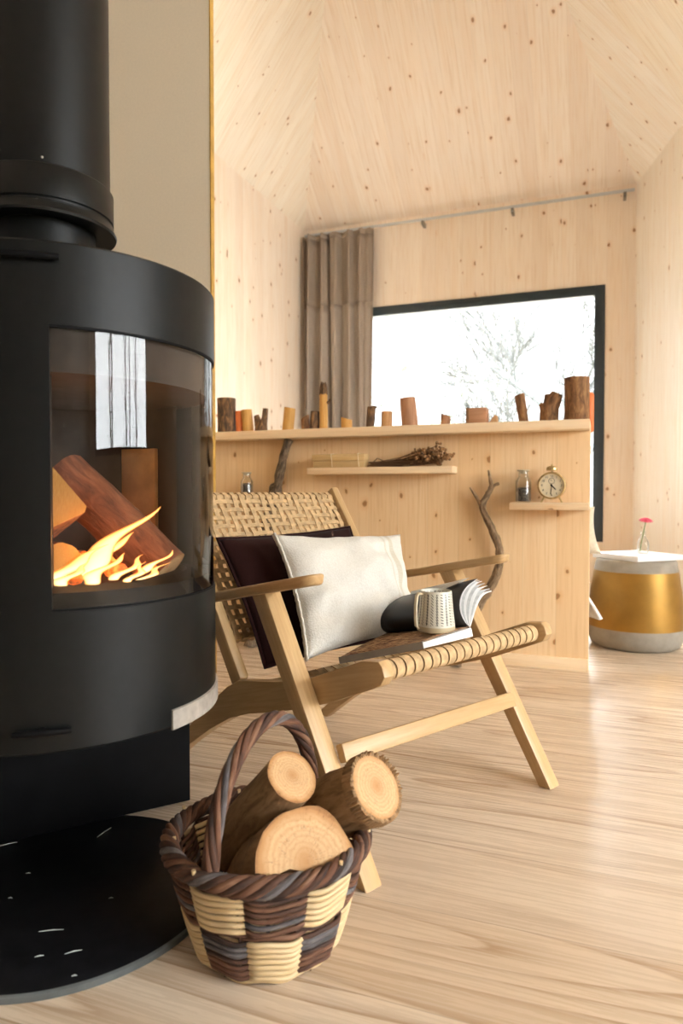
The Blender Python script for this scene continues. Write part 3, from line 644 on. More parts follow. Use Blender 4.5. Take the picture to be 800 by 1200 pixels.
# firewood burning inside the stove
def log_mesh(p0, p1, r, seg=26, ends=(1, 1), rough=0.06, seed=0.0, flatten=None, n=10, bend=0.0):
    """round or split log: mat 0 bark, 1 end grain, 2 split face"""
    m = MB(); p0, p1 = V3(p0), V3(p1); d = (p1 - p0).normalized()
    a = d.orthogonal().normalized(); b = d.cross(a)
    if flatten: a = (V3(flatten) - d * V3(flatten).dot(d)).normalized(); b = d.cross(a)
    shape = []
    for k in range(seg):
        t_ = 2 * PI * k / seg; shape.append((math.cos(t_), math.sin(t_)))
    def clampc(c, s_): return (max(c, -0.12 + 0.05 * math.sin(9 * s_ + seed)), s_) if flatten else (c, s_)
    rings = []; L = (p1 - p0).length
    for i in range(n + 1):
        q = p0.lerp(p1, i / n) + a * (bend * math.sin(PI * i / n)); ring = []
        for c, s_ in shape:
            f = 1 + rough * noise.noise(V3((c * 1.7 + seed, s_ * 1.7, i * 0.4 + seed * 2))) + rough * 0.6 * noise.noise(V3((c * 6 + seed, s_ * 6, i * 0.9)))
            cc, ss = clampc(c, s_); ring.append(m.bm.verts.new(q + a * (cc * r * f) + b * (ss * r * f)))
        rings.append(ring)
    for i in range(n):
        for k in range(seg):
            k2 = (k + 1) % seg; f = m.bm.faces.new((rings[i][k], rings[i][k2], rings[i + 1][k2], rings[i + 1][k]))
            f.material_index = 2 if (flatten and shape[k][0] < -0.14 and shape[k2][0] < -0.14) else 0
            for l, q in zip(f.loops, ((k, i), (k + 1, i), (k + 1, i + 1), (k, i + 1))): l[m.uv].uv = (q[0] / seg * 2 * PI * r + seed, q[1] / n * L + seed)
    for ring, end, fl in ((rings[0], p0, True), (rings[-1], p1, False)):
        cvert = m.bm.verts.new(sum((v.co for v in ring), V3()) / seg + d * (0.002 if not fl else -0.002))
        for k in range(seg):
            k2 = (k + 1) % seg; vs = (ring[k2], ring[k], cvert) if fl else (ring[k], ring[k2], cvert)
            f = m.bm.faces.new(vs); f.material_index = 1
            for l in f.loops:
                rel = l.vert.co - end; l[m.uv].uv = (rel.dot(a) / r, rel.dot(b) / r)
    return m
fmats = [M['bark'], M['endgrain'], M['splitwood']]
fg = 'firewood burning in the stove'
def at_stove(X, Y, z): return cw(X, Y, z)
def wedge(p0, p1, side, h, wd):          # triangular split log
    m = MB(); p0, p1 = V3(p0), V3(p1); d = (p1 - p0).normalized(); a = (V3(side) - d * V3(side).dot(d)).normalized(); b = d.cross(a)
    tri = [(-0.45, -0.62), (-0.30, -0.58), (0.50, -0.02), (0.48, 0.06), (-0.40, 0.56)]
    rings = []
    for i in range(9):
        q = p0.lerp(p1, i / 8)
        rings.append([m.bm.verts.new(q + a * (x * wd * (1 + 0.06 * noise.noise(V3((x * 3, y * 3, i * 0.7))))) + b * (y * h * (1 + 0.08 * noise.noise(V3((y * 3, i * 0.6, x)))))) for x, y in tri])
    n = len(tri); side_faces = []
    for i in range(8):
        for k in range(n):
            f = m.bm.faces.new((rings[i][k], rings[i][(k + 1) % n], rings[i + 1][(k + 1) % n], rings[i + 1][k])); f.material_index = 0 if k in (2, 3) else 2; side_faces.append(f)
    m.guv(side_faces, d)
    for ring, fl in ((rings[0], True), (rings[-1], False)):
        f = m.bm.faces.new(ring[::-1] if fl else ring); f.material_index = 1
        for l in f.loops: rel = l.vert.co - (p0 if fl else p1); l[m.uv].uv = (rel.dot(a) / wd * 1.4 + 0.5, rel.dot(b) / h * 1.4 + 0.4)
    return m
p0, p1 = cw(-0.470, 1.135, 0.735), cw(-0.62, 1.33, 0.668)
tag(wedge(p0, p1, cw(1, 0), 0.135, 0.105).build('firewood_log', [M['bark'], M['endgold'], M['splitwood_gold']], origin=p1, smooth=25), 'split log with pale golden cut end leaning high at left inside the stove', 'firewood', fg)
p0, p1 = cw(-0.545, 1.35, 0.790), cw(-0.335, 1.32, 0.600)
tag(log_mesh(p0, p1, 0.047, seed=4.2, rough=0.10).build('firewood_log', [M['redbark'], M['endgrain'], M['splitwood_red']], origin=p1), 'reddish log sloping down to the right behind the flames in stove', 'firewood', fg)
p0, p1 = cw(-0.452, 1.110, 0.636), cw(-0.60, 1.26, 0.636)
tag(log_mesh(p0, p1, 0.034, seed=1.1).build('firewood_log', [M['redbark'], M['endgold'], M['splitwood']], origin=p1), 'round log lying lowest on the grate at left inside the stove', 'firewood', fg)

# embers and flames
mb = MB()
for k in range(80):
    a = random.uniform(0, 2 * PI); r = 0.185 * math.sqrt(random.random()); c = cyl(a, r, 0.606 + random.uniform(0, 0.014)); c.z += 0.004
    mb.ball(c, random.uniform(0.008, 0.018), 0, 6, 4, (1.2, 1, 0.7))
o = tag(mb.build('ember_bed', M['ember'], origin=(SC.x, SC.y, 0.597), smooth=0), 'bed of glowing orange embers on the stove grate', 'embers'); o['kind'] = 'stuff'
fl = thing('fire', tuple(cw(-0.43, 1.16, 0.61)), 'bright orange and yellow flames licking up from the logs in stove', 'fire')
def tongue(base, tip, w, th, curl, seed):
    m = MB(); base, tip = V3(base), V3(tip); d = tip - base
    sx = cw(1, 0); sy = cw(0, 1); n = 16; rings = []
    for i in range(n + 1):
        q = i / n; prof = math.sin(PI * min(1, q * 1.25 + 0.22) ** 0.9) if q < 0.62 else None
        wd = w * (0.55 + 0.6 * q if q < 0.25 else 0.70 * (1 - ((q - 0.25) / 0.75) ** 1.25)) 
        wd = max(wd, 0.0006)
        c = base + d * q + sx * (curl * math.sin(q * PI * 1.3) * d.length) + sx * (0.006 * math.sin(9 * q + seed))
        rings.append([m.bm.verts.new(c + sx * (math.cos(2 * PI * k / 12) * wd) + sy * (math.sin(2 * PI * k / 12) * wd * th)) for k in range(12)])
    for i in range(n):
        for k in range(12):
            f = m.bm.faces.new((rings[i][k], rings[i][(k + 1) % 12], rings[i + 1][(k + 1) % 12], rings[i + 1][k]))
            for l, qq in zip(f.loops, (i, i, i + 1, i + 1)): l[m.uv].uv = (k / 12, qq / n)
    m.bm.faces.new(rings[0][::-1]); m.bm.faces.new(rings[-1])
    return m
for bx, by, bz, tx, ty, tz, w, cu, sd_ in ((-0.415, 1.12, 0.612, -0.318, 1.16, 0.728, 0.034, -0.10, 0), (-0.43, 1.13, 0.612, -0.352, 1.16, 0.685, 0.032, -0.10, 2), (-0.455, 1.10, 0.610, -0.385, 1.12, 0.668, 0.028, -0.08, 4), (-0.47, 1.10, 0.608, -0.42, 1.13, 0.645, 0.022, -0.05, 1), (-0.375, 1.13, 0.608, -0.325, 1.15, 0.648, 0.016, 0.05, 3), (-0.335, 1.16, 0.604, -0.298, 1.18, 0.632, 0.012, 0.0, 5), (-0.48, 1.09, 0.612, -0.465, 1.11, 0.655, 0.014, -0.06, 6), (-0.365, 1.20, 0.606, -0.29, 1.21, 0.65, 0.016, 0.06, 7), (-0.40, 1.09, 0.606, -0.345, 1.10, 0.655, 0.022, -0.08, 8), (-0.44, 1.075, 0.606, -0.40, 1.09, 0.64, 0.020, -0.05, 9), (-0.345, 1.12, 0.606, -0.32, 1.13, 0.637, 0.013, 0.04, 10)):
    tongue(cw(bx, by, bz), cw(tx, ty, tz), w, 0.55, cu, sd_).build('flame', M['flame'], fl, True, smooth=180)
L = bpy.data.lights.new('fire_glow', 'POINT'); L.energy = 0.7; L.color = (1.0, 0.36, 0.08); L.shadow_soft_size = 0.04
lo = bpy.data.objects.new('fire_glow', L); COL.objects.link(lo); lo.location = cw(-0.40, 1.135, 0.675)

# splinters on the hearth plate
mb = MB(); rs = random.Random(3)
for px, py, ln_, an in ((9, 989, 0.018, 0.5), (122, 975, 0.022, 1.2), (60, 1090, 0.02, 0.15), (46, 1120, 0.007, 0.3), (86, 1115, 0.013, 0.4), (128, 1135, 0.006, 0.7), (33, 1023, 0.005, 0.1), (130, 1052, 0.004, 0.2), (12, 1052, 0.004, 0), (115, 1147, 0.004, 0), (87, 1143, 0.004, 0.2), (145, 1136, 0.004, 0.9)):
    d = ray(px, py); tt = (0.0155 - EYE) / d.z; c = V3((d.x * tt, d.y * tt, 0.0148)); e = cw(math.cos(an), math.sin(an)) * ln_
    if (c - V3((SC.x, SC.y, c.z))).length > 0.275: continue
    mb.tube([c - e, c + e * 0.1 + V3((0, 0, 0.001)), c + e], [0.0006, 0.0012, 0.0005], 5)
o = tag(mb.build('wood_splinters', M['splinter'], origin=(SC.x, SC.y, 0.013)), 'scattered pale wood splinters and crumbs on the black hearth plate', 'splinters'); o['kind'] = 'stuff'

# ================================================================== LOUNGE CHAIR
LF = cw(0.047, 1.271); CA = math.atan2(0.8977, 0.4398)
ch = thing('lounge_chair', (LF.x, LF.y, 0), 'low oak lounge chair with woven paper-cord seat and back beside the stove', 'chair', rz=CA)
CMX = Matrix.Translation((LF.x, LF.y, 0)) @ Matrix.Rotation(CA, 4, 'Z')
def cl(x, y, z): return CMX @ V3((x, y, z))
side = [(0.005, 0.420), (0.015, 0.428), (0.06, 0.422), (0.13, 0.392), (0.22, 0.354), (0.33, 0.326), (0.44, 0.306), (0.485, 0.298), (0.53, 0.275), (0.60, 0.222), (0.73, 0.112), (0.865, 0.0), (0.815, 0.0), (0.70, 0.088), (0.605, 0.15), (0.515, 0.20), (0.44, 0.228), (0.36, 0.250), (0.275, 0.275), (0.16, 0.315), (0.03, 0.372), (0.008, 0.382), (-0.002, 0.40)]
for x0 in (0.045, 0.63):
    m = MB(); m.prism(side, (x0, 0, 0), (0, 1, 0), (0, 0, 1), (1, 0, 0), 0.03, (0, 1, -0.3), bevel=0.005); m.build('side_frame', M['oak'], ch)
for x0, x1 in ((0.0, 0.0445), (0.6605, 0.706)):       # front legs rise to carry the arms
    m = MB(); z1 = 0.531; k0, k1 = 0.0, 0.318
    m.hexa([V3((x0, k0, 0)), V3((x1, k0, 0)), V3((x1, k0 + 0.036, 0)), V3((x0, k0 + 0.036, 0)), V3((x0, k1 - 0.003, z1 + 0.006)), V3((x1, k1 - 0.003, z1 + 0.006)), V3((x1, k1 + 0.045, z1 - 0.006)), V3((x0, k1 + 0.045, z1 - 0.006))], (0, 0.5, 0.85), bevel=0.004)
    m.build('front_leg', M['oak'], ch)
for xc in (0.012, 0.682):
    m = MB()
    # arm seen from above: rounded front end, slight taper backwards
    plan = [(-0.010, 0.146), (-0.021, 0.155), (-0.027, 0.172), (-0.028, 0.28), (-0.027, 0.45), (-0.025, 0.655), (0.025, 0.655), (0.027, 0.45), (0.028, 0.28), (0.027, 0.172), (0.021, 0.155), (0.010, 0.146)]
    zf = lambda y: 0.588 - (y - 0.15) * 0.205
    a = [m.bm.verts.new((xc + p[0], p[1], zf(p[1]))) for p in plan]; b = [m.bm.verts.new((xc + p[0], p[1] + 0.004, zf(p[1]) - 0.024)) for p in plan]
    n = len(plan); fs = [m.bm.faces.new(a), m.bm.faces.new(b[::-1])]
    for i in range(n): fs.append(m.bm.faces.new((a[i], b[i], b[(i + 1) % n], a[(i + 1) % n])))
    bmesh.ops.recalc_face_normals(m.bm, faces=fs)
    bmesh.ops.bevel(m.bm, geom=list(set(fs[0].edges) | set(fs[1].edges)), offset=0.006, segments=3, profile=0.5, affect='EDGES')
    m.guv(list(m.bm.faces), (0, 1, -0.19)); m.build('armrest', M['oak'], ch)
def bk(x, s, nrm=0.0):        # point of the back plane: s up along the back, nrm towards the sitter
    y0, z0 = 0.495, 0.300; dy, dz = 0.5605, 0.8281
    return V3((x, y0 + dy * s - dz * nrm, z0 + dz * s + dy * nrm))
for x0 in (0.0455, 0.6305):
    m = MB(); m.beam(bk(x0 + 0.0145, -0.01), bk(x0 + 0.0145, 0.555), (1, 0, 0), 0.029, 0.046, 0.008); m.build('back_post', M['oak'], ch)
m = MB(); m.beam((0.044, 0.118, 0.222), (0.662, 0.118, 0.206), (0, 0.4, 0.9), 0.038, 0.022, 0.004); m.build('stretcher', M['oak'], ch)
m = MB(); m.tube([(0.074, 0.040, 0.398), (0.631, 0.040, 0.398)], 0.018, 14); m.build('front_rail', M['cord_edge'], ch)
m = MB(); m.tube([(0.074, 0.455, 0.275), (0.631, 0.455, 0.275)], 0.013, 12); m.build('rear_rail', M['oak'], ch)
m = MB(); m.tube([bk(0.072, 0.528, -0.004), bk(0.633, 0.528, -0.004)], 0.013, 12); m.build('top_rail', M['oak'], ch)
m = MB(); m.tube([bk(0.072, 0.105, -0.004), bk(0.633, 0.105, -0.004)], 0.012, 12); m.build('lower_rail', M['oak'], ch)
# woven back
m = MB(); NV, NH = 22, 15; xs = [0.090 + 0.525 * i / (NV - 1) for i in range(NV)]; ss = [0.128 + 0.380 * j / (NH - 1) for j in range(NH)]
D = 0.0023
def over(i, j): return 1 if (i + j) % 4 < 2 else -1
for i, x in enumerate(xs):
    p = [bk(x, 0.105, -0.018), bk(x, 0.092, -0.006), bk(x, 0.096, 0.006)]
    for j, s_ in enumerate(ss): p.append(bk(x, s_, 0.008 + D * over(i, j)))
    p += [bk(x, 0.528, 0.0115), bk(x, 0.543, 0.004), bk(x, 0.541, -0.012), bk(x, 0.523, -0.020)]
    m.ribbon(p, (1, 0, 0), 0.0150, 0.0022)
for j, s_ in enumerate(ss):
    p = [bk(0.079, s_, 0.008)]
    for i, x in enumerate(xs): p.append(bk(x, s_, 0.008 - D * over(i, j)))
    p.append(bk(0.626, s_, 0.008))
    m.ribbon(p, (0, 0.5605, 0.8281), 0.0125, 0.0022)
for x in (0.0615, 0.6445):        # cord turns round the posts
    for j, s_ in enumerate(ss):
        sx = 1 if x < 0.3 else -1
        m.ribbon([bk(x + sx * 0.018, s_, 0.008), bk(x + sx * 0.0172, s_, 0.016), bk(x + sx * 0.0172, s_, -0.018)], (0, 0.5605, 0.8281), 0.0125, 0.002)
m.build('back_weave', M['cord'], ch, smooth=30)
# woven seat, wrapped round the front rail
m = MB(); NS, NR = 20, 16; xs = [0.090 + 0.525 * i / (NS - 1) for i in range(NS)]; ys = [0.075 + 0.355 * j / (NR - 1) for j in range(NR)]
zs = lambda y: 0.417 - 0.345 * (y - 0.04) + 0.08 * (y - 0.04) * (y - 0.44)
for i, x in enumerate(xs):
    p = []
    for k in range(9):
        a = math.radians(-75 + 170 * k / 8) ; p.append(V3((x, 0.040 - 0.0200 * math.cos(a), 0.398 + 0.0200 * math.sin(a))))
    for j, y in enumerate(ys): p.append(V3((x, y, zs(y) + D * over(i, j))))
    p += [V3((x, 0.456, 0.2905)), V3((x, 0.470, 0.278)), V3((x, 0.458, 0.259))]
    m.ribbon(p, (1, 0, 0), 0.0225, 0.0026)
for j, y in enumerate(ys):
    p = [V3((0.077, y, zs(y)))]
    for i, x in enumerate(xs): p.append(V3((x, y, zs(y) - D * over(i, j))))
    p.append(V3((0.628, y, zs(y))))
    m.ribbon(p, (0, 1, -0.33), 0.017, 0.0024)
m.build('seat_weave', M['cord'], ch, smooth=30)

# ================================================================== CUSHIONS
def cushion(tl, tr, bl, br, thick, nrm, n=36, pinch=0.05, wr=0.006, seed=0.0, fl=1.0):
    """pillow between four corners; nrm is the side the bulge is measured along"""
    m = MB(); nrm = V3(nrm).normalized()
    def base(u, v):
        # edges bow inwards between the corners
        e = pinch * (1 - (2 * v - 1) ** 2); uu = 0.5 + (u - 0.5) * (1 - e * 0.9)
        e2 = pinch * (1 - (2 * u - 1) ** 2); vv = 0.5 + (v - 0.5) * (1 - e2 * 0.9)
        return bl.lerp(br, uu).lerp(tl.lerp(tr, uu), vv)
    def bulge(u, v):
        a = max(0.0, 1 - abs(2 * u - 1) ** 2.6); b = max(0.0, 1 - abs(2 * v - 1) ** 2.6)
        return (a * b) ** 0.55
    def sheet(sg):
        def fn(u, v):
            p = base(u, v); h = bulge(u, v)
            w = noise.noise(V3((u * 4.5 + seed, v * 4.5, sg))) + 0.5 * noise.noise(V3((u * 11 + seed, v * 7, 5 + sg)))
            fold = math.sin((u * 3.1 + v * 6.3) * 3 + 2.5 * noise.noise(V3((u * 3, v * 3, seed)))) * math.exp(-((v - 0.38) / 0.22) ** 2) * 0.35
            return p + nrm * sg * (thick / 2 * h + wr * (w + fold) * min(1.0, h * 1.6))
        return fn
    m.grid(sheet(1), n, n, 0); m.grid(sheet(-1), n, n, 0, flip=True)
    edge = [base(i / 24, 0) for i in range(24)] + [base(1, i / 24) for i in range(24)] + [base(1 - i / 24, 1) for i in range(24)] + [base(0, 1 - i / 24) for i in range(24)]
    return m, edge
fr = CMX.to_3x3() @ V3((0, -0.83, 0.56))       # off the chair back, towards the sitter
dm, dedge = cushion(cl(0.072, 0.609, 0.634), cl(0.545, 0.612, 0.648), cl(0.085, 0.425, 0.334), cl(0.53, 0.43, 0.338), 0.10, fr, pinch=0.06, seed=3.0, wr=0.012)
oc = cl(0.29, 0.385, 0.335)
dk = thing('throw_cushion', tuple(oc), 'dark maroon velvet cushion leaning on the woven chair back', 'cushion')
dm.build('cover', M['maroon'], dk, True, smooth=180)
m = MB(); m.tube(dedge, 0.0045, 8, closed=True); m.build('piping', M['maroon'], dk, True, smooth=180)
cm_, cedge = cushion(cl(0.150, 0.473, 0.648), cl(0.607, 0.462, 0.630), cl(0.106, 0.296, 0.372), cl(0.515, 0.305, 0.378), 0.12, fr, pinch=0.095, seed=8.0, wr=0.015)
ck = thing('throw_cushion', tuple(cl(0.30, 0.29, 0.36)), 'cream linen cushion with faint ochre stripe propped in front of dark one', 'cushion')
cm_.build('cover', M['cream'], ck, True, smooth=180)
m = MB(); rr_ = random.Random(5)
side_pts = cedge[72:] + [cedge[0]]
pts = [p + V3((0, 0, rr_.uniform(-1, 1) * 0.001)) for p in side_pts]
for k in range(3):
    m.tube([p + fr * (0.004 * math.sin(i * 1.3 + k * 2.1)) + V3((0, 0, 0.002 * math.cos(i * 1.7 + k))) for i, p in enumerate(pts)], 0.0034, 6)
m.build('fringed_edge', M['cream_edge'], ck, True, smooth=180)

# ================================================================== MAGAZINE + MUG on the seat
BO = CMX @ V3((0.200, 0.048, 0.0)); bang = CA + math.radians(14)
tilt = math.atan(0.315)
bk0 = cl(0.200, 0.030, 0.4275)
ax = CMX.to_3x3() @ V3((math.cos(0.07), math.sin(0.07), 0)); ay0 = CMX.to_3x3() @ V3((-math.sin(0.20), math.cos(0.20), 0))
nseat = (CMX.to_3x3() @ V3((0, 0.30, 1.0))).normalized()
ax = (ax - nseat * ax.dot(nseat)).normalized(); ay = nseat.cross(ax)
def bp(x, y, z): return bk0 + ax * x + ay * y + nseat * z
mg = thing('open_magazine', tuple(bk0), 'open magazine with black pages standing half raised on chair seat under mug', 'magazine')
SPX = 0.188; BL = 0.248
topz = lambda x, y: 0.013 + (x / SPX) * (0.010 + 0.024 * y / BL)
m = MB(); m.hexa([bp(0, 0, 0), bp(SPX, 0, 0), bp(SPX, BL, 0), bp(0, BL, 0), bp(0, 0, topz(0, 0) - 0.001), bp(SPX, 0, topz(SPX, 0) - 0.003), bp(SPX, BL, topz(SPX, BL) - 0.009), bp(0, BL, topz(0, BL) - 0.001)], ay, bevel=0.0012); m.build('page_block', M['paper'], mg, True)
m = MB(); m.hexa([bp(-0.003, -0.001, -0.001), bp(0.0, -0.001, -0.001), bp(0.0, BL, -0.001), bp(-0.003, BL, -0.001), bp(-0.003, -0.001, 0.0145), bp(0.0, -0.001, 0.0145), bp(0.0, BL, 0.0145), bp(-0.003, BL, 0.0145)], ay); m.build('cover_edge', M['grey_cover'], mg, True)
m = MB(); m.grid(lambda u, v: bp(0.001 + (SPX - 0.002) * u, 0.001 + (BL - 0.002) * v, topz(SPX * u, BL * v) + 0.0022 * math.sin(PI * u)), 10, 8); m.build('printed_page', M['print'], mg, True, solid=0.0006)
def leaf(lean, bulge_, hgt, tipx):           # sheet rising from the spine, bent away from the viewer
    def fn(u, v):
        x = SPX - bulge_ * math.sin(PI * min(1, v * 1.15) ** 0.8) + tipx * v ** 1.7
        return bp(x, 0.004 + (BL - 0.004) * u, topz(SPX, BL * u) - 0.002 + (hgt - 0.022 * u) * math.sin(v * PI / 2 * 0.95) - lean * v * v)
    return fn
def sheet(nm, fn, mt, th=0.0008, mats2=None):
    m = MB(); m.grid(fn, 6, 14); return m.build(nm, mt, mg, True, smooth=180, solid=th)
sheet('black_page', leaf(0.0, 0.034, 0.108, 0.075), M['black_page'], 0.0022)
for k, (bu, h, tx) in enumerate(((0.028, 0.107, 0.080), (0.018, 0.104, 0.088), (0.010, 0.101, 0.096), (0.0, 0.095, 0.106), (-0.008, 0.088, 0.115), (-0.014, 0.080, 0.122), (-0.018, 0.074, 0.128))):
    sheet('raised_page', leaf(0.0, bu, h, tx), M['paper'] if k % 2 == 0 else M['grey_page'], 0.0012 if k < 5 else 0.003)
def loose(u, v):
    p = leaf(0.0, 0.038, 0.110, 0.075)(0.80 - 0.74 * u, 0.97 - 0.12 * v)
    return p - ax * (0.004 + 0.020 * v) + nseat * (0.005 - v * (0.050 * (1 - u) ** 1.5 + 0.004))
m = MB(); m.grid(loose, 10, 6); m.build('folded_leaf', M['grey_page'], mg, True, smooth=180, solid=0.0006)
# mug: wide foot, narrower rim, loop handle seen edge-on at left
mc = bp(0.118, 0.048, topz(0.118, 0.06) + 0.006)
mu = thing('coffee_mug', tuple(mc), 'small cream mug patterned with black dashes standing on the open magazine', 'mug')
m = MB(); H_ = 0.092
m.lathe([(0, 0.0), (0.038, 0.0), (0.0425, 0.003), (0.0432, 0.010), (0.0424, 0.016), (0.0385, 0.05), (0.0350, H_ - 0.002), (0.0340, H_), (0.0328, H_ - 0.002), (0.036, 0.04), (0.039, 0.014), (0, 0.008)], (0, 0, 0), 56)
# UV: outside wall from foot to rim
for f in m.bm.faces:
    for l in f.loops:
        a = math.atan2(l.vert.co.y, l.vert.co.x) / (2 * PI) % 1.0; l[m.uv].uv = (a, l.vert.co.z / H_)
    us = [l[m.uv].uv.x for l in f.loops]
    if max(us) - min(us) > 0.5:
        for l in f.loops:
            if l[m.uv].uv.x < 0.5: l[m.uv].uv.x += 1
m.build('mug_body', M['mug'], mu, smooth=50)
hd_ = cw(-0.95, -0.32).normalized(); m = MB()
hp = [hd_ * (0.0355 + 0.0) + V3((0, 0, 0.086)), hd_ * 0.042 + V3((0, 0, 0.0875)), hd_ * 0.0475 + V3((0, 0, 0.082)), hd_ * 0.050 + V3((0, 0, 0.06)), hd_ * 0.050 + V3((0, 0, 0.03)), hd_ * 0.0485 + V3((0, 0, 0.014)), hd_ * 0.0425 + V3((0, 0, 0.009))]
m.ribbon(hp, V3((-hd_.y, hd_.x, 0)), 0.012, 0.0035); m.build('handle', M['dial'], mu)

# ================================================================== BASKET + LOGS
BC = cw(-0.124, 1.145); ba = thing('wicker_basket', (BC.x, BC.y, 0), 'round two-tone willow basket full of logs in front of the stove', 'basket')
def brad(z): return 0.108 + 0.050 * (z / 0.18) ** 0.85
def rimz(a):            # rim rises a little towards the two handle feet
    return 0.0
NP = 5
def strand(m, z, ph, sgn, rad, amp=0.0065, seg=132, mi=0, wob=0.0):
    pts = []
    for k in range(seg):
        a = 2 * PI * k / seg; r = brad(z) + sgn * amp * max(-1, min(1, 1.9 * math.sin(NP * a + ph)))
        pts.append(V3((r * math.cos(a), r * math.sin(a), z + 0.0022 * math.sin(2 * NP * a + ph) + wob * math.sin(3 * a + z * 90))))
    m.tube(pts, rad, 7, mi, closed=True, seed=z * 37)
pale, dark = MB(), MB()
z = 0.016; rows = []
for k in range(7): rows.append((0.016 + 0.0104 * k, 0.4))
for k in range(6): rows.append((0.100 + 0.0112 * k, 0.4 + PI))
for z, ph in rows:
    strand(pale, z, ph, 1, 0.0042, wob=0.0008)
    strand(dark, z + 0.001, ph, -1, 0.0038, mi=random.choice((0, 0, 1, 2)), wob=0.001)
strand(dark, 0.090, 0.4, 1, 0.0045, 0.004, mi=1); strand(dark, 0.094, 0.4 + PI, 1, 0.0045, 0.004)
strand(pale, 0.0075, 1.0, 1, 0.0045, 0.001)
pale.build('pale_strands', M['willow_pale'], ba, smooth=180)
dark.build('dark_strands', [M['willow_dark'], M['willow_red'], M['willow_grey']], ba, smooth=180)
m = MB()
for k in range(2 * NP * 2):
    a = 2 * PI * (k + 0.5) / (4 * NP); m.tube([V3((brad(z) * math.cos(a), brad(z) * math.sin(a), z)) for z in (0.004, 0.05, 0.1, 0.15, 0.178)], 0.0032, 6)
m.build('stakes', M['willow_dark'], ba)
m = MB(); m.lathe([(0, 0.004), (0.105, 0.004), (0.109, 0.008), (0.105, 0.012), (0, 0.012)], seg=40); m.build('base', M['willow_dark'], ba)
m = MB()                      # twisted rim
for k in range(6):
    pts = []
    for i in range(150):
        a = 2 * PI * i / 150; tw = 9 * a + k * 2 * PI / 6
        pts.append(V3(((0.160 + 0.0100 * math.cos(tw)) * math.cos(a), (0.160 + 0.0100 * math.cos(tw)) * math.sin(a), 0.179 + 0.0100 * math.sin(tw) + 0.002 * math.sin(4 * a + k))))
    m.tube(pts, 0.0062, 8, (0, 1, 0, 2, 0, 1)[k], closed=True, seed=k)
m.build('rim', [M['willow_dark'], M['willow_red'], M['willow_grey']], ba, smooth=180)
for k in range(9):            # cut stake ends poking over the rim
    m = MB()
    a = 2 * PI * k / 9 + 0.3; rr_ = 0.151 if k % 2 else 0.168
    p = V3((rr_ * math.cos(a), rr_ * math.sin(a), 0.176)); m.tube([p, p + V3((0.002 * math.cos(a), 0.002 * math.sin(a), 0.019))], 0.0033, 8); m.build('stake_end', M['willow_pale'], ba)
m = MB()                      # twisted hoop handle
hdv = cw(math.cos(math.radians(62)), math.sin(math.radians(62))); hdv = V3((hdv.x, hdv.y, 0)).normalized(); hsd = V3((-hdv.y, hdv.x, 0))
for k in range(7):
    pts = []
    for i in range(90):
        q = i / 89; th = PI * (-0.02 + 1.04 * q); tw = 5.0 * PI * q + k * 2 * PI / 6
        rr0 = 0.0 if k == 6 else 0.0075
        er = V3((0, 0, 1)) * math.sin(th) * 1.0 - hdv * math.cos(th)
        R0 = 0.150; c = -hdv * (R0 * math.cos(th) if 0 <= th <= PI else R0 * (1 if th < 0 else -1) * (1 - 0.02)) + V3((0, 0, 0.178 + (0.192 * math.sin(th) if 0 <= th <= PI else 0.25 * math.sin(th))))
        c += hsd * (0.0)
        pts.append(c + er.normalized() * (rr0 * math.cos(tw)) + hsd * (rr0 * 1.15 * math.sin(tw)))
    m.tube(pts, 0.0056, 8, (0, 1, 2, 1, 0, 1, 0)[k], seed=k * 1.7)
m.build('handle', [M['willow_dark'], M['willow_red'], M['willow_grey']], ba, smooth=180)

lg = 'firewood logs in the basket'
p1, p0 = cw(-0.080, 1.105, 0.293), cw(-0.205, 1.225, 0.115)
tag(log_mesh(p0, p1, 0.0445, seed=2.0, rough=0.05).build('basket_log', [M['bark_pale'], M['endgrain'], M['splitwood']], origin=p0), 'smooth round log under the basket handle, its cut end facing out', 'firewood', lg)
p1, p0 = cw(0.058, 1.135, 0.263), cw(-0.09, 1.255, 0.135)
m = log_mesh(p0, p1, 0.0555, seed=6.0, rough=0.09)
d = (V3(p1) - V3(p0)).normalized(); a = d.orthogonal().normalized(); b = d.cross(a); rr_ = random.Random(9)
for k in range(60):              # ragged bark lip round the cut
    t_ = 2 * PI * k / 60; c = V3(p1) + (a * math.cos(t_) + b * math.sin(t_)) * 0.0545; up = 1.0 if (a * math.cos(t_) + b * math.sin(t_)).dot(V3((0, 0, 1)) + cw(0.5, 0)) > 0 else 0.35
    o_ = (a * math.cos(t_) + b * math.sin(t_)); e = d * rr_.uniform(0.0, 0.010) * up + o_ * rr_.uniform(0.001, 0.006) * up
    m.tube([c - d * 0.02, c, c + e], [0.0055, 0.0042, 0.0012], 5, 0, seed=k)
tag(m.build('basket_log', [M['bark_pale'], M['endgrain'], M['splitwood']], origin=p0), 'log with ragged bark jutting over the right of the basket rim', 'firewood', lg)
p1, p0 = cw(-0.052, 1.030, 0.192), cw(-0.120, 1.165, 0.085)
flat = cw(-0.12, 0.5, 0.86)
m = log_mesh(p0, p1, 0.080, seed=11.0, flatten=flat, rough=0.07, seg=34)
tag(m.build('basket_log', [M['bark_pale'], M['endgrain'], M['splitwood']], origin=p0), 'half-round split log at the front of the basket, flat side down', 'firewood', lg)

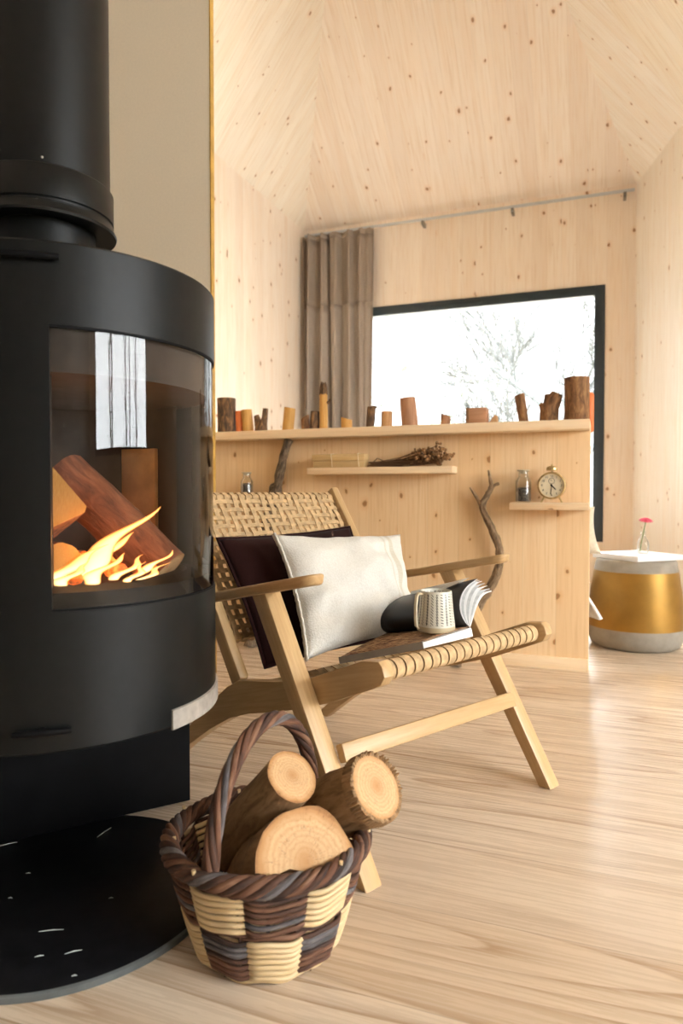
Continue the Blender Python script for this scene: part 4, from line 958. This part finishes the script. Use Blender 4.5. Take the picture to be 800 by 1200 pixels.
# ================================================================== DIVIDER SHELVES + SMALL THINGS
def shelf(x0, x1, zt_, label, v0=2.965):
    o = MB(); o.box((x0, v0, zt_ - 0.030), (x1, DV - 0.0005, zt_), axis=(1, 0, 0), bevel=0.0015)
    return tag(o.build('wall_shelf', M['pine_board'], origin=((x0 + x1) / 2, DV, zt_ - 0.03)), label, 'shelf')
SZ = 0.711
shelf(-0.363, -0.049, SZ, 'short pine shelf at the right end of divider carrying the clock')
shelf(-1.289, -0.606, 0.868, 'long pine shelf on the divider carrying dried flowers')
shelf(-1.78, -1.42, 0.725, 'pine shelf half hidden behind the chair back carrying a jar')

def jar(x, y, zb_, h, r, label, fillh):
    o = thing('glass_jar', (x, y, zb_), label, 'jar')
    m = MB(); m.lathe([(0, 0.001), (r - 0.003, 0.001), (r, 0.004), (r, h * 0.62), (r * 0.92, h * 0.70), (r * 0.62, h * 0.78), (r * 0.60, h * 0.93), (r * 0.74, h * 0.955), (r * 0.72, h * 0.965), (r * 0.52, h * 0.95), (r * 0.54, h * 0.78), (r * 0.86, h * 0.69), (r - 0.002, h * 0.60), (r - 0.002, 0.005), (0, 0.004)], seg=32); m.build('jar_body', M['clear'], o)
    m = MB(); m.lathe([(0, 0.0055), (r - 0.0032, 0.0055), (r - 0.0032, h * fillh * 0.9), (r * 0.5, h * fillh), (0, h * fillh * 0.95)], seg=24); m.build('contents', M['jar_fill'], o)
    m = MB(); m.lathe([(0, h * 0.88), (r * 0.50, h * 0.88), (r * 0.515, h * 0.966), (r * 0.78, h * 0.97), (r * 0.80, h * 0.99), (r * 0.72, h), (0, h)], seg=24); m.build('stopper', M['cork'], o)
    return o
jar(-0.312, 3.005, SZ, 0.138, 0.0335, 'small stoppered glass jar half full of dark spice beside the clock', 0.46)
jar(-1.630, 3.01, 0.725, 0.128, 0.031, 'small stoppered glass jar behind the woven chair back', 0.58)

# alarm clock
K = thing('alarm_clock', (-0.197, 3.015, SZ), 'old brass twin-foot alarm clock with cream dial on the short shelf', 'clock')
face = Matrix.Rotation(PI / 2, 4, 'X')          # local z -> -y (towards the room)
zc0 = 0.071
m = MB(); m.lathe([(0, -0.022), (0.050, -0.022), (0.0575, -0.012), (0.0575, 0.014), (0.0565, 0.019), (0.051, 0.021), (0.0495, 0.0175), (0.0495, 0.012)], (0, 0, zc0), 48, axis=face); m.build('case', M['brass'], K)
m = MB(); m.lathe([(0, 0.0125), (0.0495, 0.0125)], (0, 0, zc0), 48, axis=face); dl = m.build('dial', M['dial'], K)
def numeral(txt, size, x, z, yy):
    cu = bpy.data.curves.new('n', 'FONT'); cu.body = txt; cu.size = size; cu.align_x = 'CENTER'; cu.align_y = 'CENTER'; cu.extrude = 0.0003
    ob = bpy.data.objects.new('n', cu); COL.objects.link(ob); dg = bpy.context.evaluated_depsgraph_get(); me = bpy.data.meshes.new_from_object(ob.evaluated_get(dg))
    bpy.data.objects.remove(ob); bpy.data.curves.remove(cu)
    me.transform(Matrix.Translation((x, yy, z)) @ Matrix.Rotation(PI / 2, 4, 'X')); me.materials.clear(); me.materials.append(M['ink'])
    return me
nm = bmesh.new()
for h in range(1, 13):
    a = PI / 2 - h * PI / 6; me = numeral(str(h), 0.0125, 0.039 * math.cos(a), zc0 + 0.039 * math.sin(a), -0.0132); nm.from_mesh(me); bpy.data.meshes.remove(me)
mm = MB(); mm.bm.free(); mm.bm = nm
mm.build('numerals', M['ink'], dl, smooth=0)
m = MB()
def hand(ang, ln_, w, yy):
    d = V3((math.cos(ang), 0, math.sin(ang))); m.beam(V3((0, yy, zc0)) - d * 0.006, V3((0, yy, zc0)) + d * ln_, (-d.z, 0, d.x), w, 0.0008)
hand(PI / 2 - 2 * PI * 4.5 / 12, 0.024, 0.0042, -0.0142); hand(PI / 2 - 2 * PI * 31 / 60, 0.036, 0.0030, -0.0152); m.lathe([(0, 0.0), (0.004, 0.0), (0.004, 0.003), (0, 0.003)], (0, -0.0135, zc0), 16, axis=face)
m.build('hands', M['ink'], dl)
m = MB(); m.lathe([(0.0125, 0.0130), (0.0112, 0.0130)], (0, 0, zc0 + 0.019), 24, axis=face)
d = V3((-0.6, 0, 0.8)); m.beam(V3((0, -0.0138, zc0 + 0.019)), V3((0, -0.0138, zc0 + 0.019)) + d * 0.009, (0.8, 0, 0.6), 0.0015, 0.0005); m.build('seconds_dial', M['ink'], dl)
m = MB(); m.lathe([(0.021, 0.134), (0.0225, 0.136), (0.021, 0.146), (0.013, 0.152), (0, 0.153)], seg=28); m.lathe([(0.021, 0.134), (0, 0.137)], seg=28)
m.tube([V3((0, 0, zc0 + 0.055)), V3((0, 0, 0.137))], 0.004, 10); m.tube([V3((0, 0, 0.152)), V3((0, 0, 0.1575)), V3((0, 0, 0.160))], [0.0035, 0.005, 0.003], 10); m.build('bell', M['brass'], K)
for sx_ in (-1, 1):
    m = MB(); m.tube([V3((sx_ * 0.030, 0, 0.024)), V3((sx_ * 0.040, -0.004, 0.004)), V3((sx_ * 0.042, -0.004, 0.0005))], [0.004, 0.0035, 0.0048], 10); m.build('foot', M['brass'], K)

# tied bundle of slats and dried flowers on the long shelf
BZ = 0.868
bx = thing('tied_bundle', (-1.13, 3.01, BZ), 'flat bundle of pale wooden slats tied with string on long shelf', 'bundle')
m = MB(); m.box((-1.262, 2.975, BZ), (-1.012, 3.045, BZ + 0.030), axis=(1, 0, 0), bevel=0.002); m.build('lower_slat', M['kraft'], bx, True)
m = MB(); m.box((-1.268, 2.973, BZ + 0.0305), (-1.010, 3.046, BZ + 0.062), axis=(1, 0, 0), bevel=0.002); m.build('upper_slat', M['kraft'], bx, True)
for x in (-1.165, -1.035):
    m = MB(); m.tube([V3((x, 2.971, BZ + 0.002)), V3((x - 0.006, 2.971, BZ + 0.0635)), V3((x - 0.004, 3.048, BZ + 0.0635)), V3((x, 3.048, BZ + 0.002))], 0.0022, 6); m.build('string', M['string'], bx, True)
df = thing('dried_flower_bunch', (-0.80, 3.01, BZ), 'bunch of brown dried flowers lying on the long shelf', 'dried flowers')
m = MB(); m2 = MB(); r5 = random.Random(12)
for k in range(52):
    e = V3((r5.uniform(-0.80, -0.63), 3.01 + r5.uniform(-0.035, 0.045), BZ + 0.012 + abs(r5.gauss(0, 0.045))))
    hmax = 0.098 * math.exp(-((e.x + 0.72) / 0.06) ** 2) + 0.03
    e.z = min(e.z, BZ + hmax)
    s0 = V3((-1.005 + r5.uniform(0, 0.05), 3.01 + r5.uniform(-0.02, 0.02), BZ + 0.004 + r5.uniform(0, 0.02)))
    md = s0.lerp(e, 0.55) + V3((0, 0, -0.010)); md.z = max(md.z, BZ + 0.004)
    m.tube([s0, md, e], [0.0018, 0.0016, 0.0012], 5)
    for q in range(6):
        c = e + V3((r5.uniform(-0.017, 0.017), r5.uniform(-0.014, 0.014), r5.uniform(-0.010, 0.015))); c.z = max(c.z, BZ + 0.009); m2.ball(c, r5.uniform(0.004, 0.0085), 0, 6, 4)
m.tube([V3((-0.985, 3.0, BZ + 0.015)), V3((-0.955, 2.995, BZ + 0.040)), V3((-0.93, 2.995, BZ + 0.030))], 0.002, 6)
m.build('stems', M['dry_stem'], df, True); m2.build('flower_heads', M['dry_bloom'], df, True, smooth=0)

# standing driftwood branches
def branch(paths, mat, name, label, base, seed=0.0):
    m = MB()
    for pts, rad in paths:
        # refine with a spline
        P = [V3(p) for p in pts]; out, ro = [], []
        for i in range(len(P) - 1):
            p0 = P[max(i - 1, 0)]; p1 = P[i]; p2 = P[i + 1]; p3 = P[min(i + 2, len(P) - 1)]
            for k in range(5):
                t_ = k / 5; out.append(0.5 * ((2 * p1) + (p2 - p0) * t_ + (2 * p0 - 5 * p1 + 4 * p2 - p3) * t_ ** 2 + (3 * p1 - p0 - 3 * p2 + p3) * t_ ** 3)); ro.append(rad[i] + (rad[i + 1] - rad[i]) * t_)
        out.append(P[-1]); ro.append(rad[-1]); m.tube(out, ro, 12, rough=0.35, seed=seed)
    return tag(m.build(name, mat, origin=base, smooth=60), label, 'branch')
bv = 3.03
pp = lambda px, py, dv_=0.0: onv(px, py, bv + dv_)
fl0 = V3((-0.585, 2.955, 0.006))
trunk = [fl0, V3((-0.565, 2.98, 0.13)), pp(560, 708, -0.025), pp(572, 692, -0.01), pp(581, 675), pp(585.5, 655), pp(584, 640), pp(577, 622), pp(569, 605), pp(565, 592), pp(571, 580), pp(575.5, 570), pp(574, 561), pp(572, 551)]
trad = [0.026, 0.024, 0.026, 0.021, 0.019, 0.0175, 0.0165, 0.0155, 0.0145, 0.015, 0.012, 0.0105, 0.007, 0.0035]
forks = [([pp(565, 594), pp(560, 586), pp(555, 578), pp(550.5, 571)], [0.013, 0.009, 0.0065, 0.003]), ([pp(574, 574), pp(579, 569), pp(584.5, 566.5)], [0.010, 0.008, 0.006])]
branch([(trunk, trad)] + forks, M['drift'], 'driftwood_branch', 'forked grey-brown driftwood branch standing upright behind the chair arm', fl0, 2.0)
fl1 = V3((-1.60, 2.99, 0.004)); bq = 3.03
q = lambda px, py: onv(px, py, bq)
branch([([fl1, V3((-1.565, 3.01, 0.35)), V3((-1.51, 3.015, 0.66)), q(324, 574), q(329, 550), q(333, 530), V3((-1.411, 3.03, 1.010))], [0.030, 0.027, 0.026, 0.0245, 0.0215, 0.020, 0.020]),
        ([q(326, 570), q(319, 571), q(317, 578)], [0.018, 0.015, 0.009])], M['drift_dark'], 'driftwood_branch', 'dark weathered branch standing against the divider behind the chair back', fl1, 5.0)

# wood pieces along the ledge
LZ = 1.052; LV = 3.10
gl = 'wood pieces along the divider ledge'
def lx(px): return onv(px, 500, LV).x
def lz(px, py): return onv(px, py, LV).z
def stub(px0, px1, top, lean, label, mats, rough=0.08, seed=0.0, taper=1.0, cutslope=0.0, extra=None, dv=0.0, squash=1.0):
    x0, x1 = lx(px0), lx(px1); r = (x1 - x0) / 2; xc = (x0 + x1) / 2; h = lz((px0 + px1) / 2, top) - LZ; ln_ = lean * 0.0042
    m = MB(); n = 8; pts = [V3((xc + ln_ * (k / n) + 0.0, LV + dv, LZ + h * k / n)) for k in range(n + 1)]
    rings = m.tube(pts, [r * (1 + (taper - 1) * k / n) for k in range(n + 1)], 18, 0, True, 1, rough=rough, seed=seed)
    for v in rings[-1]: v.co.z += cutslope * (v.co.x - pts[-1].x)
    for ring, z_ in ((rings[0], LZ),):
        for v in ring: v.co.z = z_
    if extra: extra(m, xc, r, h)
    o = m.build('wood_piece', mats, origin=(xc, LV + dv, LZ), smooth=45)
    return tag(o, label, 'wood piece', gl)
BK, BP, DB = [M['bark'], M['endgrain_dark']], [M['bark_pale'], M['endgrain_dark']], [M['bark_black'], M['endgrain_dark']]
SPL, RED, GOLD = [M['splitwood'], M['endgrain_dark']], [M['splitwood_red'], M['endgrain_dark']], [M['splitwood_gold'], M['endgrain_dark']]
stub(256, 275, 467, 0, 'thick dark bark log at the left end of the ledge', DB, seed=1)
o = stub(277, 285, 482, -1, 'small orange upright piece second from left on the ledge', [M['orange'], M['orange']], rough=0.0, seed=2)
stub(285.5, 297, 480.5, -3, 'golden leaning stick left of the forked dark stub on the ledge', GOLD, seed=3)
def fork(m, xc, r, h):
    for sx_, w, hh in ((1, 0.5, 1.0), (-1, 0.42, 0.72)):
        p = [V3((xc + sx_ * r * 0.35, LV, LZ + h * 0.30)), V3((xc + sx_ * r * 0.62, LV, LZ + h * 0.62)), V3((xc + sx_ * r * 0.75, LV, LZ + h * hh))]
        m.tube(p, [r * 0.62, r * 0.45, r * 0.40], 12, 0, True, 1, rough=0.1)
def stub_fork(px0, px1, top, low, label, mats, seed, fn):
    x0, x1 = lx(px0), lx(px1); r = (x1 - x0) / 2; xc = (x0 + x1) / 2; h = lz((px0 + px1) / 2, top) - LZ; hl_ = lz((px0 + px1) / 2, low) - LZ
    m = MB(); m.tube([V3((xc, LV, LZ)), V3((xc, LV, LZ + hl_ * 0.6)), V3((xc, LV, LZ + hl_))], [r * 0.96, r * 0.92, r * 0.6], 16, 0, True, 1, rough=0.12, seed=seed); fn(m, xc, r, h)
    return tag(m.build('wood_piece', mats, origin=(xc, LV, LZ), smooth=45), label, 'wood piece', gl)
stub_fork(298.5, 313, 479, 494, 'dark forked stub with a U notch on the ledge', DB, 4, fork)
stub(331, 343, 478, 3, 'leaning golden-brown branch stub above the dark branch on the ledge', GOLD, seed=5, cutslope=-0.1)
stub(354, 362.5, 489, -1, 'small low dark chunk left of the tall split stick on ledge', BK, seed=6, cutslope=0.6)
stub(362.8, 373.5, 482, 1, 'dark rounded chunk touching the tall split stick on ledge', DB, seed=7, taper=0.9)
def jag(m, xc, r, h):
    for k in range(5):
        a = k * 1.25; p = V3((xc + r * 0.55 * math.cos(a), LV + r * 0.55 * math.sin(a), LZ + h * 0.72)); m.tube([p, p + V3((0, 0, h * (0.16 + 0.05 * (k % 3)))), p + V3((0.002, 0, h * (0.22 + 0.05 * (k % 2))))], [r * 0.55, r * 0.42, r * 0.12], 8, 2, seed=k)
    p = V3((xc + r * 0.95, LV, LZ + h * 0.55)); m.tube([p, p + V3((0.012, 0, 0.01)), p + V3((0.014, 0, 0.02))], [0.008, 0.006, 0.004], 8, 2)
stub(374.5, 383.5, 462, 0, 'tall split stick with jagged dark top standing on the ledge', [M['splitwood_gold'], M['splitwood_gold'], M['bark_black']], seed=8, extra=lambda m, xc, r, h: jag(m, xc, r, h * 1.36))
stub(400, 412, 490.5, 0, 'small low brown chunk in front of the curtain on ledge', GOLD, seed=9, cutslope=-0.3)
def horn(m, xc, r, h): m.tube([V3((xc + r * 0.1, LV, LZ + h * 0.86)), V3((xc + r * 0.9, LV, LZ + h * 0.97)), V3((xc + r * 1.8, LV, LZ + h * 0.99))], [r * 0.75, r * 0.55, r * 0.15], 10, 0, True, 1, rough=0.1)
stub(428.5, 438, 477, 2, 'dark bark stub with a hooked top at the window edge', DB, seed=10, extra=horn)
stub(446.5, 459, 482.5, 0.5, 'short square light-brown block just right of hooked stub', SPL, seed=11, rough=0.02)
stub(471, 490, 466.5, -3, 'tall tapered reddish wood piece standing before the window', RED, seed=12, rough=0.05, taper=0.92)
stub(516, 527, 486.5, 0.5, 'small low reddish chip alone in mid ledge', RED, seed=13, cutslope=-0.25, rough=0.05)
# sawn block
x0, x1 = lx(548), lx(571); zt1 = lz(560, 479)
m = MB(); m.box((x0, LV - 0.04, LZ), (x1, LV + 0.04, zt1), axis=(1, 0, 0), bevel=0.003); m.box((x0 - 0.002, LV - 0.041, LZ), (x0 + 0.012, LV + 0.041, zt1 + 0.002), mi=1, bevel=0.003)
tag(m.build('wood_piece', [M['splitwood_red'], M['bark']], origin=((x0 + x1) / 2, LV, LZ)), 'square reddish sawn block with dark bark side on the ledge', 'wood piece', gl)
m = MB(); x0, x1 = lx(572.5), lx(583.5); zt1 = lz(580, 487)
m.prism([(x0, LZ), (x1, LZ), (x1 - 0.004, LZ + (zt1 - LZ) * 0.95), (x1 - 0.014, zt1)], (0, LV - 0.025, 0), (1, 0, 0), (0, 0, 1), (0, 1, 0), 0.05, (0, 0, 1), bevel=0.002)
tag(m.build('wood_piece', M['splitwood'], origin=((x0 + x1) / 2, LV, LZ)), 'tiny wedge of wood beside the square sawn block', 'wood piece', gl)
stub(608, 620, 462.5, -5, 'narrow leaning bark stick left of the flared chunk', BK, seed=15, rough=0.12, cutslope=0.12)
def flare(m, xc, r, h):
    m.tube([V3((xc + r * 0.1, LV, LZ + h * 0.45)), V3((xc + r * 0.55, LV, LZ + h * 0.8)), V3((xc + r * 0.85, LV, LZ + h))], [r * 0.85, r * 0.85, r * 0.62], 14, 0, True, 1, rough=0.15, seed=3)
    m.tube([V3((xc - r * 0.2, LV, LZ + h * 0.3)), V3((xc - r * 0.75, LV, LZ + h * 0.6)), V3((xc - r * 0.98, LV, LZ + h * 0.66))], [r * 0.6, r * 0.35, r * 0.22], 10, 0, True, 1, rough=0.15, seed=5)
    m.tube([V3((xc, LV, LZ + h * 0.4)), V3((xc + r * 0.05, LV, LZ + h * 0.97))], [r * 0.7, r * 0.5], 12, 0, True, 1, rough=0.15, seed=6)
stub(632, 654, 476, 0, 'flared brown chunk with a side knob left of the big log', BK, seed=16, rough=0.12, extra=lambda m, xc, r, h: flare(m, xc, r, h * 1.75))
stub(660.5, 690.5, 443, 0, 'largest bark-covered log at the right end of the ledge', [M['bark'], M['endgrain']], seed=17, rough=0.05)
# orange upright piece behind the big log
p0, p1 = onv(690.5, 507, 3.30), onv(695, 460, 3.30)
m = MB(); m.tube([V3((p1.x - 0.016, 3.30, p0.z)), V3((p1.x - 0.016, 3.30, p0.z + 0.01)), V3((p1.x - 0.016, 3.30, p1.z - 0.01)), V3((p1.x - 0.016, 3.30, p1.z))], [0.014, 0.020, 0.020, 0.014], 20)
m.box((p1.x - 0.026, 3.268, p0.z + 0.02), (p1.x - 0.006, 3.29, p0.z + 0.05))
tag(m.build('orange_tube', M['orange'], origin=(p1.x - 0.016, 3.285, p0.z)), 'narrow orange upright tube fixed behind ledge end beside the largest log', 'ornament')

# ================================================================== STOOL, TRAY, VASE, BED
SP = cw(1.452, 3.405)
sto = thing('side_table', (SP.x, SP.y, 0), 'round grey side table with wide gold band by the bed', 'side table')
m = MB(); prof = [(0, 0), (0.185, 0.0), (0.205, 0.012), (0.220, 0.05), (0.2235, 0.10)]
up_ = [(0.2235, 0.10), (0.222, 0.15), (0.216, 0.21), (0.209, 0.27), (0.200, 0.33), (0.193, 0.372)]
m.lathe(prof, seg=72); m.build('lower_body', M['concrete'], sto, smooth=60)
m = MB(); m.lathe([(0.193, 0.372), (0.187, 0.405), (0.181, 0.425), (0.174, 0.428), (0, 0.428)], seg=72); m.build('upper_body', M['concrete'], sto, smooth=60)
m = MB(); m.lathe(up_, seg=72); m.build('gold_band', M['gold'], sto, smooth=60)
rot = A0 * 0 + math.atan2(SP.y, SP.x) + PI / 4 + 0.02
m = MB(); Rm = Matrix.Rotation(rot, 4, 'Z'); m.box((-0.145, -0.145, 0), (0.145, 0.145, 0.026), bevel=0.002, mat=Rm)
tb = m.build('tray', M['white_paint'], origin=(0, 0, 0)); tb.location = (SP.x + 0.005, SP.y, 0.4282); tag(tb, 'square white board lying on top of the gold-banded table', 'tray')
vz = 0.4545; vp = cw(1.485, 3.40)
va = thing('bud_vase', (vp.x, vp.y, vz), 'small clear glass bud vase on the white board', 'vase')
m = MB(); m.lathe([(0, 0.0005), (0.024, 0.0005), (0.028, 0.006), (0.028, 0.05), (0.022, 0.068), (0.012, 0.080), (0.011, 0.100), (0.015, 0.110), (0.0135, 0.110), (0.0095, 0.100), (0.0105, 0.08), (0.02, 0.066), (0.026, 0.05), (0.026, 0.007), (0, 0.004)], seg=28); m.build('glass', M['clear'], va)
fw_ = thing('pink_flower', (vp.x, vp.y, vz + 0.006), 'single pink flower on a thin green stem in the glass vase', 'flower')
fx = cw(1, 0); m = MB(); m.tube([fx * -0.015 + V3((0, 0, 0.002)), fx * -0.006 + V3((0, 0, 0.06)), fx * 0.004 + V3((0, 0, 0.11)), fx * 0.012 + V3((0, 0, 0.15))], 0.0024, 7); m.build('stem', M['green'], fw_)
m = MB(); c = fx * 0.012 + V3((0, 0, 0.152)); tl_ = (V3((0, 0, 1)) - cw(0, 0.30)).normalized()
for ringn, (cnt, rl, lift) in enumerate(((14, 0.030, 0.000), (11, 0.022, 0.006), (7, 0.012, 0.010))):
    for k in range(cnt):
        a = 2 * PI * k / cnt + ringn * 0.3; dv_ = V3((math.cos(a), math.sin(a), 0)); dv_ = (dv_ - tl_ * dv_.dot(tl_)).normalized(); sd2 = tl_.cross(dv_)
        m.grid(lambda u, v: c + dv_ * (0.004 + rl * u) + sd2 * ((v - 0.5) * 0.011 * math.sin(PI * (0.15 + 0.75 * u))) + tl_ * (lift + 0.004 * math.sin(u * 2.2)), 4, 2)
m.ball(c + tl_ * 0.006, 0.008, 0, 8, 6); m.build('petals', M['petal'], fw_, smooth=180, solid=0.0008)

bd = thing('bed', (-1.2, 4.3, 0), 'low bed behind the pine divider, mostly hidden from view', 'bed')
m = MB(); m.box((-2.25, 3.20, 0.0), (-0.19, 5.30, 0.20), axis=(1, 0, 0), bevel=0.01); m.build('bed_base', M['pine_board'], bd, True)
m = MB(); m.box((-2.22, 3.21, 0.20), (-0.20, 5.28, 0.42), bevel=0.04, seg=4); m.build('mattress', M['white_linen'], bd, True)
def duvet(u, v):          # top sheet hanging over the right side of the bed
    x = -2.24 + 2.27 * u; y = 3.26 + 1.98 * v; z_ = 0.455 + 0.014 * noise.noise(V3((x * 3, y * 3, 0)))
    if x > -0.21:
        dd_ = x + 0.21; hang = min(1, dd_ / 0.24); z_ = 0.455 - 0.245 * hang * (0.75 + 0.25 * math.cos(6 * y) if v > 0.06 else 1.08); x = -0.19 + 0.05 * math.sin(hang * 1.6) + 0.012 * math.sin(14 * y) * hang + 0.130 * hang * max(0.0, 1 - v / 0.12)
    return V3((x, y, z_))
m = MB(); m.grid(duvet, 80, 40); dv0 = m.build('duvet', M['white_linen'], origin=(-1.1, 4.2, 0.43), smooth=180, solid=0.016); tag(dv0, 'white duvet spread over the bed, its corner hanging beside table', 'duvet')
pm, pe = cushion(V3((-0.60, 3.24, 0.74)), V3((-0.030, 3.245, 0.69)), V3((-0.62, 3.33, 0.475)), V3((0.00, 3.33, 0.475)), 0.11, (0, 1, 0.3), pinch=0.06, seed=1)
tag(pm.build('bed_pillow', M['beige_linen'], origin=(-0.33, 3.30, 0.475), smooth=180), 'cream pillow propped behind the divider beside the side table', 'pillow')

# ================================================================== OUTSIDE
m = MB(); m.box((-14, VB + 0.25, -0.4), (12, 24, -0.3)); o = m.build('bounce_ground', M['ground_pale']); struct(o); o.name = 'ground_outside'
rt = random.Random(21)
def grow(m, p, d, ln_, r, lvl):
    n = 4; pts = [p]; rad = [r]; q = p.copy(); dd_ = d.copy()
    for k in range(n):
        dd_ = (dd_ + V3((rt.uniform(-1, 1), rt.uniform(-1, 1), rt.uniform(-0.5, 0.9))) * 0.22).normalized(); q = q + dd_ * (ln_ / n); pts.append(q.copy()); rad.append(max(0.009, r * (1 - 0.45 * (k + 1) / n)))
    m.tube(pts, rad, 6 if lvl > 1 else 4, cap=False)
    if lvl == 0: return
    for k in range(4 if lvl > 1 else 5):
        i = rt.randint(1, n); nd = (dd_ + V3((rt.uniform(-1, 1), rt.uniform(-1, 1), rt.uniform(-0.35, 0.75))) * 0.95).normalized(); grow(m, pts[i], nd, ln_ * rt.uniform(0.55, 0.8), rad[i] * 0.62, lvl - 1)
m = MB(); b0 = V3((-0.55, 12.0, -0.3)); grow(m, b0, V3((-0.05, 0, 1)), 2.5, 0.14, 5)
tag(m.build('bare_tree', M['twig'], origin=b0, smooth=60), 'bare winter tree with fine twigs outside the window', 'tree')
def bush(cx_, cy_, w, h, n, label, seed):
    r6 = random.Random(seed); m = MB(); m2 = MB()
    for k in range(n):
        c = V3((cx_ + r6.gauss(0, w / 2.4), cy_ + r6.gauss(0, 0.35), -0.3 + abs(r6.gauss(0, 0.5)) * h)); s_ = r6.uniform(0.05, 0.11); a = V3((r6.uniform(-1, 1), r6.uniform(-1, 1), r6.uniform(-1, 1))).normalized(); b = a.orthogonal().normalized()
        m.face([c - a * s_, c - b * s_ * 0.5, c + a * s_, c + b * s_ * 0.5])
    for k in range(12): m2.tube([V3((cx_, cy_, -0.3)), V3((cx_ + r6.uniform(-w, w) * 0.4, cy_ + r6.uniform(-0.3, 0.3), -0.3 + h * r6.uniform(0.3, 0.8)))], [0.03, 0.01], 5)
    o = thing('shrub', (cx_, cy_, -0.3), label, 'shrub', 'shrubs outside the window'); f = m.build('foliage', M['leafy'], o, True, smooth=0); f['kind'] = 'stuff'; m2.build('stems', M['twig'], o, True)
bush(-4.15, 11.0, 1.3, 3.1, 420, 'pale green shrub outside, behind the hooked stub and square block', 4)
bush(-2.6, 12.8, 1.6, 2.4, 300, 'pale green shrub outside at mid window below the bare tree', 6)
# slim trees outside the side window, mirrored in the stove glass
for k, (y, h) in enumerate(((-0.9, 3.4), (0.55, 3.6), (1.5, 3.3))):
    c = V3((XW + 0.62, y, -0.3)); m = MB()
    m.tube([c, c + V3((0.03, 0.05, 1.3)), c + V3((-0.02, -0.04, 2.4)), c + V3((0.02, 0.06, h))], [0.075, 0.06, 0.045, 0.02], 8)
    for q_ in range(6):
        z = 1.3 + 0.28 * q_; sg = 1 if q_ % 2 else -1; m.tube([c + V3((0, 0, z)), c + V3((0.05, sg * 0.14, z + 0.25)), c + V3((0.02, sg * 0.22, z + 0.6))], [0.022, 0.014, 0.006], 6)
    tag(m.build('young_tree', M['trunk'], origin=c), 'slim young tree outside the side window, mirrored in stove glass', 'tree', 'trees outside the side window')

# ================================================================== LIGHT, WORLD, CAMERA
W = bpy.data.worlds.new('overcast'); S.world = W; W.use_nodes = True; wt = W.node_tree; bg = wt.nodes['Background']
tc = wt.nodes.new('ShaderNodeTexCoord'); sx3 = wt.nodes.new('ShaderNodeSeparateXYZ'); mr = wt.nodes.new('ShaderNodeMapRange')
wt.links.new(tc.outputs['Generated'], sx3.inputs[0]); wt.links.new(sx3.outputs[2], mr.inputs[0])
for k_, v_ in ((1, 0.27), (2, 0.5), (3, 2.0), (4, 60.0)): mr.inputs[k_].default_value = v_      # overcast sky, brightest overhead
bg.inputs['Color'].default_value = (0.97, 0.985, 1.0, 1); wt.links.new(mr.outputs[0], bg.inputs['Strength'])
def area(name, c, direction, sx_, sy_, energy, color=(1, 1, 1), portal=False):
    L = bpy.data.lights.new(name, 'AREA'); L.shape = 'RECTANGLE'; L.size = sx_; L.size_y = sy_; L.energy = energy; L.color = color
    o = bpy.data.objects.new(name, L); COL.objects.link(o); o.location = c; o.rotation_euler = V3(direction).to_track_quat('-Z', 'Y').to_euler()
    if portal: L.cycles.is_portal = True
    return o
area('back_window_daylight', ((wx0 + wx1) / 2, VB + 0.14, (wz0 + wz1) / 2), (0, -1, 0), wx1 - wx0, wz1 - wz0, 10, portal=True)
area('side_window_daylight', (XW + 1.1, (sy0 + sy1) / 2, 2.0), (-1, 0, 0.05), 7.0, 4.6, 1850, (0.965, 0.985, 1.0))
C = bpy.data.cameras.new('camera'); cam = bpy.data.objects.new('camera', C); COL.objects.link(cam); S.camera = cam
cam.location = (0, 0, EYE); cam.rotation_euler = (PI / 2 - PITCH, 0, A0)
C.sensor_fit = 'VERTICAL'; C.sensor_height = 36.0; C.lens = 36.0 * FPX / 1200.0; C.clip_start = 0.05
C.dof.use_dof = True; C.dof.focus_distance = 1.65; C.dof.aperture_fstop = 4.0
S.view_settings.view_transform = 'Standard'; S.view_settings.look = 'None'; S.view_settings.gamma = 1.0; S.view_settings.use_curve_mapping = False
S.view_settings.exposure = 0.08
